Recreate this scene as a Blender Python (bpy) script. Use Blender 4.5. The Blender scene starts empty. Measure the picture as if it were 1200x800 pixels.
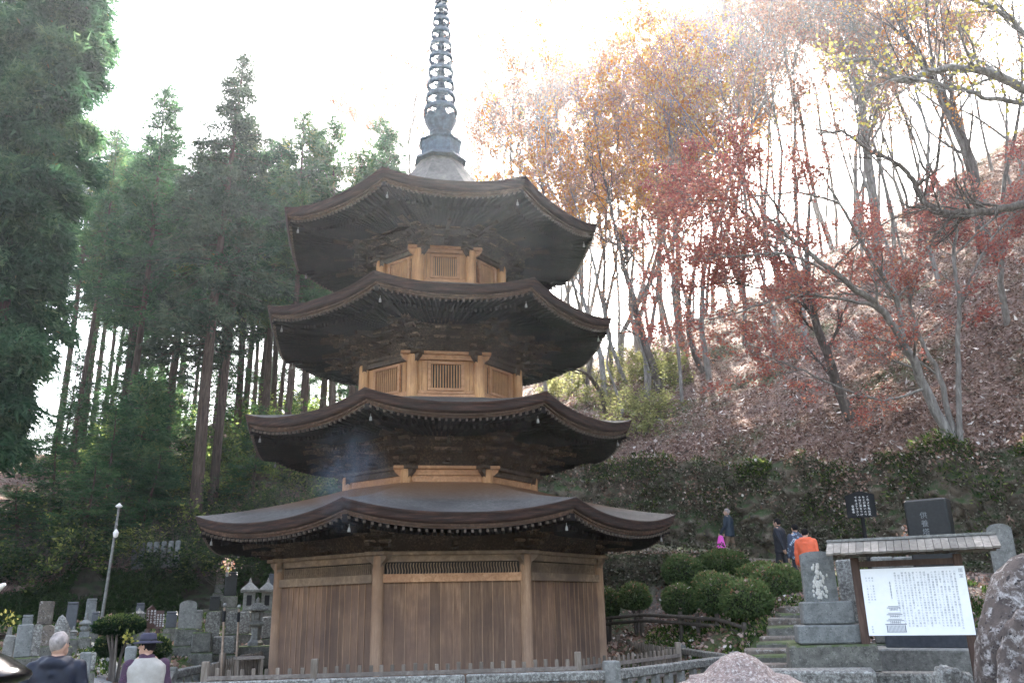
import bpy, bmesh, math, random
import numpy as np
from mathutils import Vector, Matrix, noise as mnoise
R = math.radians
sc = bpy.context.scene
COL = sc.collection
random.seed(7)

# ------------------------------------------------------------------ camera
CAM = Vector((0.0, -20.0, 1.9))
YAW, PITCH, ROLL, FPX = 0.0902, 0.309, -0.0222, 987.0
_fh = Vector((math.sin(YAW), math.cos(YAW), 0)); _r = Vector((math.cos(YAW), -math.sin(YAW), 0)); _uz = Vector((0, 0, 1))
FWD = math.cos(PITCH) * _fh + math.sin(PITCH) * _uz
_up = -math.sin(PITCH) * _fh + math.cos(PITCH) * _uz
RIGHT = math.cos(ROLL) * _r + math.sin(ROLL) * _up
UP = -math.sin(ROLL) * _r + math.cos(ROLL) * _up
cd = bpy.data.cameras.new('camera'); cam = bpy.data.objects.new('camera', cd); COL.objects.link(cam)
cam.matrix_world = Matrix(((RIGHT.x, UP.x, -FWD.x, CAM.x), (RIGHT.y, UP.y, -FWD.y, CAM.y), (RIGHT.z, UP.z, -FWD.z, CAM.z), (0, 0, 0, 1)))
cd.sensor_width = 36.0; cd.lens = 36.0 * FPX / 1200.0; cd.clip_start = 0.1; cd.clip_end = 2000
sc.camera = cam

# ------------------------------------------------------------------ light and exposure
SUN_AZ, SUN_EL = R(16), R(41)
w = bpy.data.worlds.new('World'); sc.world = w; w.use_nodes = True
wn = w.node_tree; wn.nodes.clear()
sky = wn.nodes.new('ShaderNodeTexSky'); sky.sky_type = 'NISHITA'; sky.sun_disc = False
sky.sun_elevation = SUN_EL; sky.sun_rotation = SUN_AZ; sky.air_density = 1.2; sky.dust_density = 6.0; sky.ozone_density = 1.0; sky.altitude = 500
bg = wn.nodes.new('ShaderNodeBackground'); bg.inputs['Strength'].default_value = 0.105
wo = wn.nodes.new('ShaderNodeOutputWorld')
hs = wn.nodes.new('ShaderNodeHueSaturation'); hs.inputs['Saturation'].default_value = .68   # desaturated sky as a white balance, so shade is less blue
wn.links.new(sky.outputs[0], hs.inputs['Color']); wn.links.new(hs.outputs[0], bg.inputs[0]); wn.links.new(bg.outputs[0], wo.inputs[0])
ld = bpy.data.lights.new('sun', 'SUN'); ld.energy = 5.0; ld.angle = R(0.5); ld.color = (1.0, 0.95, 0.86)
sun = bpy.data.objects.new('sun', ld); COL.objects.link(sun)
SUNDIR = Vector((math.sin(SUN_AZ) * math.cos(SUN_EL), math.cos(SUN_AZ) * math.cos(SUN_EL), math.sin(SUN_EL)))
sun.rotation_euler = SUNDIR.to_track_quat('Z', 'Y').to_euler(); sun.location = (0, 0, 60)
sc.view_settings.view_transform = 'Standard'; sc.view_settings.look = 'None'; sc.view_settings.gamma = 1.0
sc.view_settings.exposure = 3.25; sc.view_settings.use_curve_mapping = False
sc.cycles.max_bounces = 6; sc.cycles.diffuse_bounces = 3; sc.cycles.glossy_bounces = 2; sc.cycles.transmission_bounces = 3
sc.cycles.volume_bounces = 0; sc.cycles.transparent_max_bounces = 6
sc.cycles.volume_step_rate = 4.0

# ------------------------------------------------------------------ placement helpers
def ray(px, py):
    return (FWD * FPX + RIGHT * (px - 600) + UP * (400 - py)).normalized()
def at(px, py, depth):
    """world point seen in direction (px,py) at horizontal distance `depth` along +y from the camera"""
    d = ray(px, py); return CAM + d * (depth / d.y)

CTRL = [(0,-20,0),(-8,-20,0),(8,-20,.3),(0,-32,0),(22,-32,.8),(-22,-32,.8),(-3.5,-11,0),(-4.4,-8.8,0),(0,-10,.05),(3,-10,.3),(6,-10,.6),
 (10,-10,.7),(14,-10,1.0),(7.8,-6.3,.72),(6.3,-7.2,.72),(-4,-6.7,.12),(0,-6.8,.12),(2.8,-7.0,.2),(4.6,-7.2,.55),(5.4,-6.2,.8),(0,0,.38),(-4,0,.4),(4,0,.42),(0,4,.5),(-4,-4,.3),(0,-4,.3),(4,-4,.35),
 (5.4,-3.4,.45),(5.3,.2,.6),(6.9,-2.2,1.5),(8.4,-1.6,2.02),(6.5,-.4,1.7),(5.5,2.2,1.35),(5.0,.8,.9),(7.0,1.2,1.85),(5.1,6.3,3.5),(8.1,5.2,3.45),(4.7,4.2,1.3),(8.0,3.0,2.1),(9.4,5.6,3.3),(9.3,6.8,3.3),(8.6,7.6,3.4),(6.2,.6,1.4),(9.6,1.6,2.7),
 (10,-3.8,1.4),(8,-8.5,.6),(-5.2,-6,.95),(-6.4,-6,1.0),(-6.4,-3,1.1),(-8,2,1.35),(-12.5,-4,1.3),(-5.9,-8.6,.35),(-9,-9,.6),(-5.1,1.2,1.05),(-5.5,5,1.5),(-4.9,-1.5,.85),
 (0,9,2.6),(20,-14,1.6),(-20,-14,1.4)]
# retaining wall / bank line: x, y, z at foot, z at top, distance to ridge, ridge z
RIM = [(24,-34,.9,3.5,22,16),(21,-18,1.5,4.8,24,24),(18.5,-8,1.8,5.0,26,29),(16,-2,2.2,5.5,26,30),(13.4,2.5,2.7,6.05,26,29.5),(10.5,7,3.3,6.5,26,26.5),(5,11.6,3.8,7.3,27,21.5),
 (-1.5,13.5,3.4,6.4,28,17),(-7.3,10.5,2.2,3.6,30,13),(-12.5,7.2,1.8,3.3,32,12),(-19,2,1.6,3.4,32,13),(-24,-10,1.4,3.6,30,12),(-27,-34,.9,3,26,10)]
_C = np.array(CTRL + [(a[0], a[1], a[2]) for a in RIM], float)
def _tps(r2): return np.where(r2 > 1e-9, r2 * np.log(np.maximum(r2, 1e-9)), 0.0)
def _fit():
    n = len(_C); X = _C[:, :2]
    K = _tps(((X[:, None] - X[None]) ** 2).sum(-1)) + np.eye(n) * 0.05
    P = np.c_[np.ones(n), X]; A = np.zeros((n + 3, n + 3)); A[:n, :n] = K; A[:n, n:] = P; A[n:, :n] = P.T
    return np.linalg.solve(A, np.r_[_C[:, 2], 0, 0, 0])
_W = _fit()
def gz_arr(x, y):
    x = np.asarray(x, float); y = np.asarray(y, float); out = np.empty(x.shape)
    xf, yf, of = x.ravel(), y.ravel(), out.ravel()
    n = len(_C)
    for i in range(0, len(xf), 4000):
        r2 = (xf[i:i+4000, None] - _C[None, :, 0]) ** 2 + (yf[i:i+4000, None] - _C[None, :, 1]) ** 2
        of[i:i+4000] = _tps(r2) @ _W[:n] + _W[n] + _W[n+1] * xf[i:i+4000] + _W[n+2] * yf[i:i+4000]
    return of.reshape(x.shape)
def gz(x, y): return float(gz_arr([x], [y])[0])

# ------------------------------------------------------------------ mesh helpers
def fbm(p, o=4): return mnoise.fractal(Vector(p), 1.0, 2.0, o)
class MB:
    def __init__(s): s.v = []; s.f = []; s.sm = []
    def add(s, vs, fs, smooth=False):
        o = len(s.v); s.v += [tuple(p) for p in vs]
        for f in fs: s.f.append(tuple(i + o for i in f)); s.sm.append(smooth)
        return s
    def box(s, c, size, rot=None, taper=1.0, bev=0.0):
        """box centred at c; rot = Matrix 3x3; taper scales the bottom (z-) in x and y"""
        hx, hy, hz = size[0] / 2, size[1] / 2, size[2] / 2
        rot = rot or Matrix.Identity(3); c = Vector(c)
        if bev <= 0:
            vs = []
            for z, t in ((-hz, taper), (hz, 1.0)):
                for x, y in ((-hx, -hy), (hx, -hy), (hx, hy), (-hx, hy)): vs.append(c + rot @ Vector((x * t, y * t, z)))
            fs = [(3, 2, 1, 0), (4, 5, 6, 7), (0, 1, 5, 4), (1, 2, 6, 5), (2, 3, 7, 6), (3, 0, 4, 7)]
            return s.add(vs, fs)
        b = min(bev, hx * .45, hy * .45, hz * .45); vs = []
        rings = ((-hz, b, 0), (-hz + b, 0, 0), (hz - b, 0, 0), (hz, b, 0))
        for z, ins, _ in rings:
            t = taper if z < 0 else 1.0
            X, Y = hx - ins, hy - ins
            for x, y in ((-X + b, -Y), (X - b, -Y), (X, -Y + b), (X, Y - b), (X - b, Y), (-X + b, Y), (-X, Y - b), (-X, -Y + b)):
                vs.append(c + rot @ Vector((x * t, y * t, z)))
        fs = [tuple(range(7, -1, -1)), tuple(range(24, 32))]
        for k in range(3):
            for i in range(8): j = (i + 1) % 8; fs.append((k*8+i, k*8+j, k*8+8+j, k*8+8+i))
        return s.add(vs, fs)
    def beam(s, a, b, wd, ht, up=(0, 0, 1), bev=0.0):
        a, b = Vector(a), Vector(b); d = b - a; L = d.length
        if L < 1e-6: return s
        y = d / L; u = Vector(up); x = y.cross(u)
        if x.length < 1e-4: x = y.cross(Vector((1, 0, 0)))
        x.normalize(); z = x.cross(y)
        return s.box((a + b) / 2, (wd, L, ht), Matrix((x, y, z)).transposed(), bev=bev)
    def tube(s, pts, rad, n=8, caps=True, smooth=True):
        pts = [Vector(p) for p in pts]; m = len(pts)
        if not hasattr(rad, '__len__'): rad = [rad] * m
        t0 = (pts[1] - pts[0]).normalized(); ref = Vector((0, 0, 1)) if abs(t0.z) < .9 else Vector((1, 0, 0))
        x = t0.cross(ref).normalized(); vs = []
        for i in range(m):
            t = (pts[min(i+1, m-1)] - pts[max(i-1, 0)]).normalized()
            x = (x - t * x.dot(t))
            if x.length < 1e-5: x = t.orthogonal()
            x.normalize(); y = t.cross(x)
            for k in range(n): a = 2 * math.pi * k / n; vs.append(pts[i] + (x * math.cos(a) + y * math.sin(a)) * rad[i])
        fs = [(i*n+k, i*n+(k+1) % n, (i+1)*n+(k+1) % n, (i+1)*n+k) for i in range(m-1) for k in range(n)]
        s.add(vs, fs, smooth)
        if caps: s.add(vs[:n], [tuple(range(n-1, -1, -1))]); s.add(vs[-n:], [tuple(range(n))])
        return s
    def lathe(s, c, prof, n=24, smooth=True, rot=0.0, caps=True):
        """prof = [(r,z)...] bottom to top around vertical axis at c"""
        c = Vector(c); vs = []
        for r, z in prof:
            for k in range(n): a = rot + 2 * math.pi * k / n; vs.append(c + Vector((r * math.cos(a), r * math.sin(a), z)))
        m = len(prof)
        fs = [(i*n+k, i*n+(k+1) % n, (i+1)*n+(k+1) % n, (i+1)*n+k) for i in range(m-1) for k in range(n)]
        s.add(vs, fs, smooth)
        if not caps: return s
        if prof[0][0] > 1e-4: s.add(vs[:n], [tuple(range(n-1, -1, -1))])
        if prof[-1][0] > 1e-4: s.add(vs[-n:], [tuple(range(n))])
        return s
    def prism(s, poly, z0, z1, f=1.0):
        """vertical prism over 2d polygon (ccw)"""
        n = len(poly); cx = sum(p[0] for p in poly) / n; cy = sum(p[1] for p in poly) / n
        vs = [(p[0], p[1], z0) for p in poly] + [(cx + (p[0] - cx) * f, cy + (p[1] - cy) * f, z1) for p in poly]
        fs = [tuple(range(n-1, -1, -1)), tuple(range(n, 2*n))] + [(i, (i+1) % n, n+(i+1) % n, n+i) for i in range(n)]
        return s.add(vs, fs)
    def blob(s, c, r, seed=0, amp=.15, n=3, freq=1.0, flat=None):
        bm = bmesh.new(); bmesh.ops.create_icosphere(bm, subdivisions=n, radius=1)
        c = Vector(c); rv = Vector(r) if hasattr(r, '__len__') else Vector((r, r, r)); vs = []
        for v in bm.verts:
            d = v.co.normalized(); k = 1 + amp * fbm(d * freq * 1.6 + Vector((seed * 7.3, seed * 3.1, seed)), 4)
            p = Vector((d.x * rv.x, d.y * rv.y, d.z * rv.z)) * k
            if flat is not None and p.z < flat: p.z = flat
            vs.append(c + p)
        fs = [tuple(v.index for v in f.verts) for f in bm.faces]; bm.free()
        return s.add(vs, fs, True)
    def rough(s, amp, freq=2.0, seed=0):
        s.v = [tuple(Vector(p) + Vector((fbm((p[0]*freq+seed, p[1]*freq, p[2]*freq)), fbm((p[0]*freq, p[1]*freq+seed+9, p[2]*freq)), fbm((p[0]*freq, p[1]*freq, p[2]*freq+seed+5)))) * amp) for p in s.v]
        return s
    def build(s, name, mat, parent=None):
        me = bpy.data.meshes.new(name)
        off = parent_origin(parent)
        me.from_pydata([(p[0]-off.x, p[1]-off.y, p[2]-off.z) for p in s.v], [], s.f)
        me.polygons.foreach_set('use_smooth', s.sm); me.materials.append(mat); me.validate(); me.update()
        return link(name, me, parent)
def parent_origin(p):
    o = Vector((0, 0, 0))
    while p is not None: o += Vector(p.location); p = p.parent
    return o
def link(name, me, parent=None):
    o = bpy.data.objects.new(name, me); COL.objects.link(o)
    if parent is not None: o.parent = parent
    return o
def np_mesh(name, verts, faces, mat, parent=None, val=None, smooth=False):
    """verts (N,3), faces (M,k) numpy; val = per-face float attribute"""
    me = bpy.data.meshes.new(name); M, k = faces.shape
    off = parent_origin(parent); verts = verts - np.array(off)
    me.vertices.add(len(verts)); me.vertices.foreach_set('co', verts.astype(np.float32).ravel())
    me.loops.add(M * k); me.loops.foreach_set('vertex_index', faces.astype(np.int32).ravel())
    me.polygons.add(M); me.polygons.foreach_set('loop_start', np.arange(0, M * k, k, dtype=np.int32))
    me.polygons.foreach_set('loop_total', np.full(M, k, dtype=np.int32))
    if smooth: me.polygons.foreach_set('use_smooth', np.ones(M, bool))
    me.update(calc_edges=True)
    if val is not None:
        a = me.attributes.new('v', 'FLOAT', 'FACE'); a.data.foreach_set('value', val.astype(np.float32))
    me.materials.append(mat)
    return link(name, me, parent)
def thing(name, label, cat, loc=(0, 0, 0), group=None):
    o = bpy.data.objects.new(name, None); COL.objects.link(o); o.location = loc; o.empty_display_size = .2
    o['label'] = label; o['category'] = cat
    if group: o['group'] = group
    return o
def tag(o, label=None, cat=None, group=None, kind=None):
    if label: o['label'] = label
    if cat: o['category'] = cat
    if group: o['group'] = group
    if kind: o['kind'] = kind
    return o
def copy_tree(o, loc=None, rz=None, scale=None, label=None, parent=None):
    c = o.copy(); COL.objects.link(c); c.parent = parent
    if loc is not None: c.location = loc
    if rz is not None: c.rotation_euler = (0, 0, rz)
    if scale is not None: c.scale = scale if hasattr(scale, '__len__') else (scale,) * 3
    if label: c['label'] = label
    for ch in list(o.children): copy_tree(ch, parent=c)
    return c

# ------------------------------------------------------------------ materials
def lin(c): return tuple(c) + (1.0,)
def new_mat(name):
    m = bpy.data.materials.new(name); m.use_nodes = True; nt = m.node_tree
    return m, nt, nt.nodes['Principled BSDF']
def N(nt, t, **kw):
    n = nt.nodes.new(t)
    for k, v in kw.items(): setattr(n, k, v)
    return n
def ramp(nt, src, stops):
    r = N(nt, 'ShaderNodeValToRGB'); nt.links.new(src, r.inputs[0]); e = r.color_ramp.elements
    while len(e) < len(stops): e.new(0.5)
    for i, (p, c) in enumerate(stops): e[i].position = p; e[i].color = lin(c) if len(c) == 3 else c
    return r.outputs[0]
def coords(nt, scale=(1, 1, 1), obj=True):
    tc = N(nt, 'ShaderNodeTexCoord'); mp = N(nt, 'ShaderNodeMapping'); mp.inputs['Scale'].default_value = scale
    nt.links.new(tc.outputs['Object'], mp.inputs[0]); return mp.outputs[0]
def noise(nt, co, scale, detail=5, rough=.6, dist=0):
    n = N(nt, 'ShaderNodeTexNoise'); n.inputs['Scale'].default_value = scale; n.inputs['Detail'].default_value = detail
    n.inputs['Roughness'].default_value = rough; n.inputs['Distortion'].default_value = dist
    nt.links.new(co, n.inputs['Vector']); return n.outputs['Fac']
def mixc(nt, fac, a, b, mode='MIX'):
    m = N(nt, 'ShaderNodeMix', data_type='RGBA', blend_type=mode)
    for i, x in ((0, fac), (6, a), (7, b)):
        if isinstance(x, bpy.types.NodeSocket): nt.links.new(x, m.inputs[i])
        elif i == 0: m.inputs[0].default_value = x
        else: m.inputs[i].default_value = lin(x)
    return m.outputs[2]
def bump(nt, b, h, strength=.3, dist=.02):
    n = N(nt, 'ShaderNodeBump'); n.inputs['Strength'].default_value = strength; n.inputs['Distance'].default_value = dist
    nt.links.new(h, n.inputs['Height']); nt.links.new(n.outputs[0], b.inputs['Normal'])
def mat_noise(name, c1, c2, c3=None, scale=3, rough=.85, stretch=(1, 1, 1), bstr=.4, bdist=.02, metal=0, detail=6, spec=.3):
    m, nt, b = new_mat(name); co = coords(nt, stretch); n = noise(nt, co, scale, detail, .65)
    st = [(.3, c1), (.7, c2)] if c3 is None else [(.3, c1), (.5, c2), (.68, c3)]
    nt.links.new(ramp(nt, n, st), b.inputs['Base Color']); b.inputs['Roughness'].default_value = rough
    b.inputs['Metallic'].default_value = metal; b.inputs['Specular IOR Level'].default_value = spec
    bump(nt, b, noise(nt, co, scale * 5, 4), bstr, bdist)
    return m
def mat_wood(name, dark, mid, light, along='Z', scale=2.2, rough=.75, stain=None, zr=None, bstr=.35, isl=0.0, spec=.22):
    """grain stretched along an axis, large weathering patches; zr=(z0,z1,colour) greyer foot"""
    m, nt, b = new_mat(name); s = {'Z': (9, 9, .7), 'X': (.7, 9, 9), 'Y': (9, .7, 9), 'N': (4, 4, 4)}[along]
    co = coords(nt, s); g = noise(nt, co, scale * 2.4, 6, .7, .4); big = noise(nt, coords(nt), 1.3, 4, .6)
    c = ramp(nt, g, [(.28, dark), (.5, mid), (.72, light)])
    c = mixc(nt, ramp(nt, big, [(.38, (0, 0, 0)), (.68, (1, 1, 1))]), c, tuple(x * .62 for x in mid) if stain is None else stain)
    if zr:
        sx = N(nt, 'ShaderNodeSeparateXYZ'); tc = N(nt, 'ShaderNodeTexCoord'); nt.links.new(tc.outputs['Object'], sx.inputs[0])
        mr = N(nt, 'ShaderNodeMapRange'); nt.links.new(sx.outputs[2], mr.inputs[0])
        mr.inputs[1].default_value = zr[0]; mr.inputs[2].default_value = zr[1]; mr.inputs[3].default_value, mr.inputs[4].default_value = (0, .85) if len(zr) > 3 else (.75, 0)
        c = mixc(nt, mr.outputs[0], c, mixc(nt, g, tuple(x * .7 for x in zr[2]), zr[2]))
    if isl:   # every board has its own tone
        ge = N(nt, 'ShaderNodeNewGeometry'); c = mixc(nt, 1.0, c, ramp(nt, ge.outputs['Random Per Island'], [(0, (1 - isl,) * 3), (.5, (1, .99, .97)), (1, (1 + isl * .6, 1 + isl * .5, 1 + isl * .4))]), 'MULTIPLY')
    nt.links.new(c, b.inputs['Base Color']); b.inputs['Roughness'].default_value = rough; b.inputs['Specular IOR Level'].default_value = spec
    bump(nt, b, g, bstr, .01)
    return m
def mat_stone(name, base, dark, lichen, amt=.5, scale=4, rough=.85, moss=None, mossamt=.5):
    m, nt, b = new_mat(name); co = coords(nt)
    n = noise(nt, co, scale, 8, .7); c = ramp(nt, n, [(.3, dark), (.62, base)])
    n2 = noise(nt, co, scale * 2.3, 8, .75, .3); c = mixc(nt, ramp(nt, n2, [(1 - amt - .04, (0, 0, 0)), (1 - amt + .10, (.85, .85, .85))]), c, lichen)
    n3 = noise(nt, co, scale * 7, 3, .5); c = mixc(nt, ramp(nt, n3, [(.62, (0, 0, 0)), (.66, (1, 1, 1))]), c, dark)
    if moss:
        g = N(nt, 'ShaderNodeNewGeometry'); sx = N(nt, 'ShaderNodeSeparateXYZ'); nt.links.new(g.outputs['Normal'], sx.inputs[0])
        ad = N(nt, 'ShaderNodeMath', operation='MULTIPLY_ADD'); nt.links.new(sx.outputs[2], ad.inputs[0]); ad.inputs[1].default_value = .3
        nt.links.new(noise(nt, co, scale * 1.6, 12, .78), ad.inputs[2])
        c = mixc(nt, ramp(nt, ad.outputs[0], [(1 - mossamt - .05, (0, 0, 0)), (1 - mossamt + .08, (1, 1, 1))]), c, moss)
    nt.links.new(c, b.inputs['Base Color']); b.inputs['Roughness'].default_value = rough; b.inputs['Specular IOR Level'].default_value = .3
    bump(nt, b, n2, .5, .02); return m
def mat_leaf(name, stops, trans=.35, rough=.6, objvar=.25):
    m = bpy.data.materials.new(name); m.use_nodes = True; nt = m.node_tree; nt.nodes.clear()
    at_ = N(nt, 'ShaderNodeAttribute', attribute_name='v'); oi = N(nt, 'ShaderNodeObjectInfo')
    ma = N(nt, 'ShaderNodeMath', operation='MULTIPLY_ADD'); nt.links.new(oi.outputs['Random'], ma.inputs[0]); ma.inputs[1].default_value = objvar
    a2 = N(nt, 'ShaderNodeMath', operation='SUBTRACT'); nt.links.new(at_.outputs['Fac'], a2.inputs[0]); a2.inputs[1].default_value = objvar / 2
    nt.links.new(a2.outputs[0], ma.inputs[2])
    c = ramp(nt, ma.outputs[0], stops)
    d = N(nt, 'ShaderNodeBsdfDiffuse'); t = N(nt, 'ShaderNodeBsdfTranslucent'); mx = N(nt, 'ShaderNodeMixShader'); mx.inputs[0].default_value = trans
    nt.links.new(c, d.inputs[0]); nt.links.new(c, t.inputs[0]); nt.links.new(d.outputs[0], mx.inputs[1]); nt.links.new(t.outputs[0], mx.inputs[2])
    o = N(nt, 'ShaderNodeOutputMaterial'); nt.links.new(mx.outputs[0], o.inputs[0]); return m
def mat_plain(name, c, rough=.5, metal=0, spec=.4, nz=.12):
    m, nt, b = new_mat(name); n = noise(nt, coords(nt), 14, 5)
    nt.links.new(ramp(nt, n, [(.3, tuple(x * (1 - nz) for x in c)), (.7, tuple(min(1, x * (1 + nz)) for x in c))]), b.inputs['Base Color'])
    b.inputs['Roughness'].default_value = rough; b.inputs['Metallic'].default_value = metal; b.inputs['Specular IOR Level'].default_value = spec; return m

# =================================================================== terrain
M = {}
def ground_mat():
    m, nt, b = new_mat('earth_ground'); co = coords(nt)
    n1 = noise(nt, co, .45, 6, .6); n2 = noise(nt, co, 6, 8, .75)
    vor = N(nt, 'ShaderNodeTexVoronoi'); vor.inputs['Scale'].default_value = 9; nt.links.new(co, vor.inputs['Vector'])
    c = ramp(nt, n2, [(.3, (.05, .04, .03)), (.5, (.12, .10, .085)), (.7, (.22, .19, .165))])
    c = mixc(nt, ramp(nt, n1, [(.46, (0, 0, 0)), (.6, (1, 1, 1))]), c, mixc(nt, n2, (.02, .045, .012), (.08, .12, .03)))
    leafm = ramp(nt, vor.outputs['Distance'], [(.18, (1, 1, 1)), (.24, (0, 0, 0))])
    c = mixc(nt, leafm, c, mixc(nt, vor.outputs['Color'], (.14, .06, .04), (.30, .2, .14)))
    nt.links.new(c, b.inputs['Base Color']); b.inputs['Roughness'].default_value = .95; b.inputs['Specular IOR Level'].default_value = .1
    bump(nt, b, n2, .6, .05); return m
def hill_mat():
    m, nt, b = new_mat('leaf_litter'); co = coords(nt)
    v = N(nt, 'ShaderNodeTexVoronoi'); v.inputs['Scale'].default_value = 6; nt.links.new(co, v.inputs['Vector'])
    v2 = N(nt, 'ShaderNodeTexVoronoi'); v2.inputs['Scale'].default_value = 15; nt.links.new(co, v2.inputs['Vector'])
    s1 = N(nt, 'ShaderNodeSeparateColor'); nt.links.new(v.outputs['Color'], s1.inputs[0]); s2 = N(nt, 'ShaderNodeSeparateColor'); nt.links.new(v2.outputs['Color'], s2.inputs[0])
    a = ramp(nt, s1.outputs[0], [(0, (.09, .06, .05)), (.35, (.21, .145, .115)), (.7, (.31, .22, .18)), (1, (.42, .32, .27))])
    c = mixc(nt, .55, a, ramp(nt, s2.outputs[1], [(0, (.035, .02, .02)), (.5, (.14, .08, .065)), (1, (.30, .20, .175))]))
    n = noise(nt, co, .35, 6, .65); c = mixc(nt, ramp(nt, n, [(.5, (0, 0, 0)), (.62, (1, 1, 1))]), c, mixc(nt, s2.outputs[0], (.05, .06, .03), (.16, .15, .09)))
    n4 = noise(nt, co, 1.6, 6, .7); c = mixc(nt, ramp(nt, n4, [(.36, (1, 1, 1)), (.46, (0, 0, 0))]), c, (.04, .028, .022))
    nt.links.new(c, b.inputs['Base Color']); b.inputs['Roughness'].default_value = .95; b.inputs['Specular IOR Level'].default_value = .08
    bump(nt, b, s1.outputs[0], .7, .06); return m
M['ground'] = ground_mat(); M['hill'] = hill_mat()

# inner ground sheet: fine near the temple, coarse out to the horizon
xs = np.r_[np.linspace(-150, -34, 8), np.arange(-32, 32.1, .33), np.linspace(34, 150, 8)]
ys = np.r_[np.linspace(-150, -40, 8), np.arange(-38, 20.1, .33), np.linspace(22, 150, 8)]
X, Y = np.meshgrid(xs, ys); Zg = gz_arr(np.clip(X, -30, 27), np.clip(Y, -36, 14))
far = (np.abs(X) > 33) | (Y > 21) | (Y < -39); Zg = np.where(far, -1.0, Zg)
Zg = Zg + np.array([[0.035 * fbm((x * .9, y * .9, 0)) if (abs(x) < 30 and -34 < y < 18) else 0 for x in xs] for y in ys])
idx = np.arange(X.size).reshape(X.shape)
fs = np.stack([idx[:-1, :-1], idx[:-1, 1:], idx[1:, 1:], idx[1:, :-1]], -1).reshape(-1, 4)
# hide the sheet under the hills: drop cells well outside the rim
g = np_mesh('ground', np.c_[X.ravel(), Y.ravel(), Zg.ravel()], fs, M['ground'], smooth=True); tag(g, kind='structure')

def rim_curve(n=220):
    P = np.array(RIM, float); k = len(P); t = np.linspace(0, k - 1.0001, n); out = []
    for u in t:
        i = int(u); f = u - i; p0 = P[max(i-1, 0)]; p1 = P[i]; p2 = P[min(i+1, k-1)]; p3 = P[min(i+2, k-1)]
        out.append(.5 * ((2*p1) + (-p0+p2)*f + (2*p0-5*p1+4*p2-p3)*f*f + (-p0+3*p1-3*p2+p3)*f**3))
    return np.array(out)
RC = rim_curve()
_t = np.gradient(RC[:, :2], axis=0); _t /= np.linalg.norm(_t, axis=1)[:, None]
RN = np.c_[_t[:, 1], -_t[:, 0]]                      # outward normal (line runs right -> left round the back)
RN = np.array([np.mean(RN[max(0, i-12):i+13], axis=0) for i in range(len(RN))]); RN /= np.linalg.norm(RN, axis=1)[:, None]
if RN[110] @ np.array([0, 1.0]) < 0: RN = -RN
def hill_pt(i, s):
    """point on hillside: rim index i (float), s = metres outward from the wall top"""
    i = min(max(i, 0), len(RC) - 1.001); a = int(i); f = i - a
    c = RC[a] * (1-f) + RC[a+1] * f; n = RN[a] * (1-f) + RN[a+1] * f
    x, y = c[0] + n[0] * (s + .8), c[1] + n[1] * (s + .8); L = c[4]; u = s / L
    if u <= 1: z = c[3] + (c[5] - c[3]) * (u ** .92)
    else: z = c[5] - (s - L) * .12
    z += .8 * fbm((x * .33, y * .33, 1), 3) * max(0, 1 - s / 3); k = min(1, s / 2.0)
    z += k * (.55 * fbm((x * .12, y * .12, 3), 4) + .22 * fbm((x * .7, y * .7, 8), 3))
    return Vector((x, y, z))
def _old_hill_ray(px, py):
    """first hillside point seen in direction px,py (march)"""
    d = ray(px, py); best = None
    for i in np.linspace(2, len(RC) - 3, 200):
        a = int(i); n2 = np.array([d.y, -d.x]) / math.hypot(d.x, d.y)
        o = (RC[a][:2] - np.array([0, -20.0])) @ n2; q = RN[a] @ n2
        if abs(q) < 1e-4: continue
        s = -o / q - .8
        if s < 0 or s > 60: continue
        p = hill_pt(i, s); v = p - CAM
        if v.dot(d) < 0: continue
        e = v.normalized().z - d.z
        # remember crossing with smallest error
        if best is None or abs(e) < best[0]: best = (abs(e), p, i, s)
    return best
S_ROWS = list(np.r_[np.linspace(0, 32, 70), np.linspace(35, 70, 8), 90, 110])
hv = []; NRI = len(RC)
for i in range(NRI):
    for s in S_ROWS: hv.append(hill_pt(i, s))
hv = np.array(hv); idx = np.arange(NRI * len(S_ROWS)).reshape(NRI, len(S_ROWS))
fs = np.stack([idx[:-1, :-1], idx[:-1, 1:], idx[1:, 1:], idx[1:, :-1]], -1).reshape(-1, 4)
hill = np_mesh('hillside', hv, fs, M['hill'], smooth=True); tag(hill, kind='structure')

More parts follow.
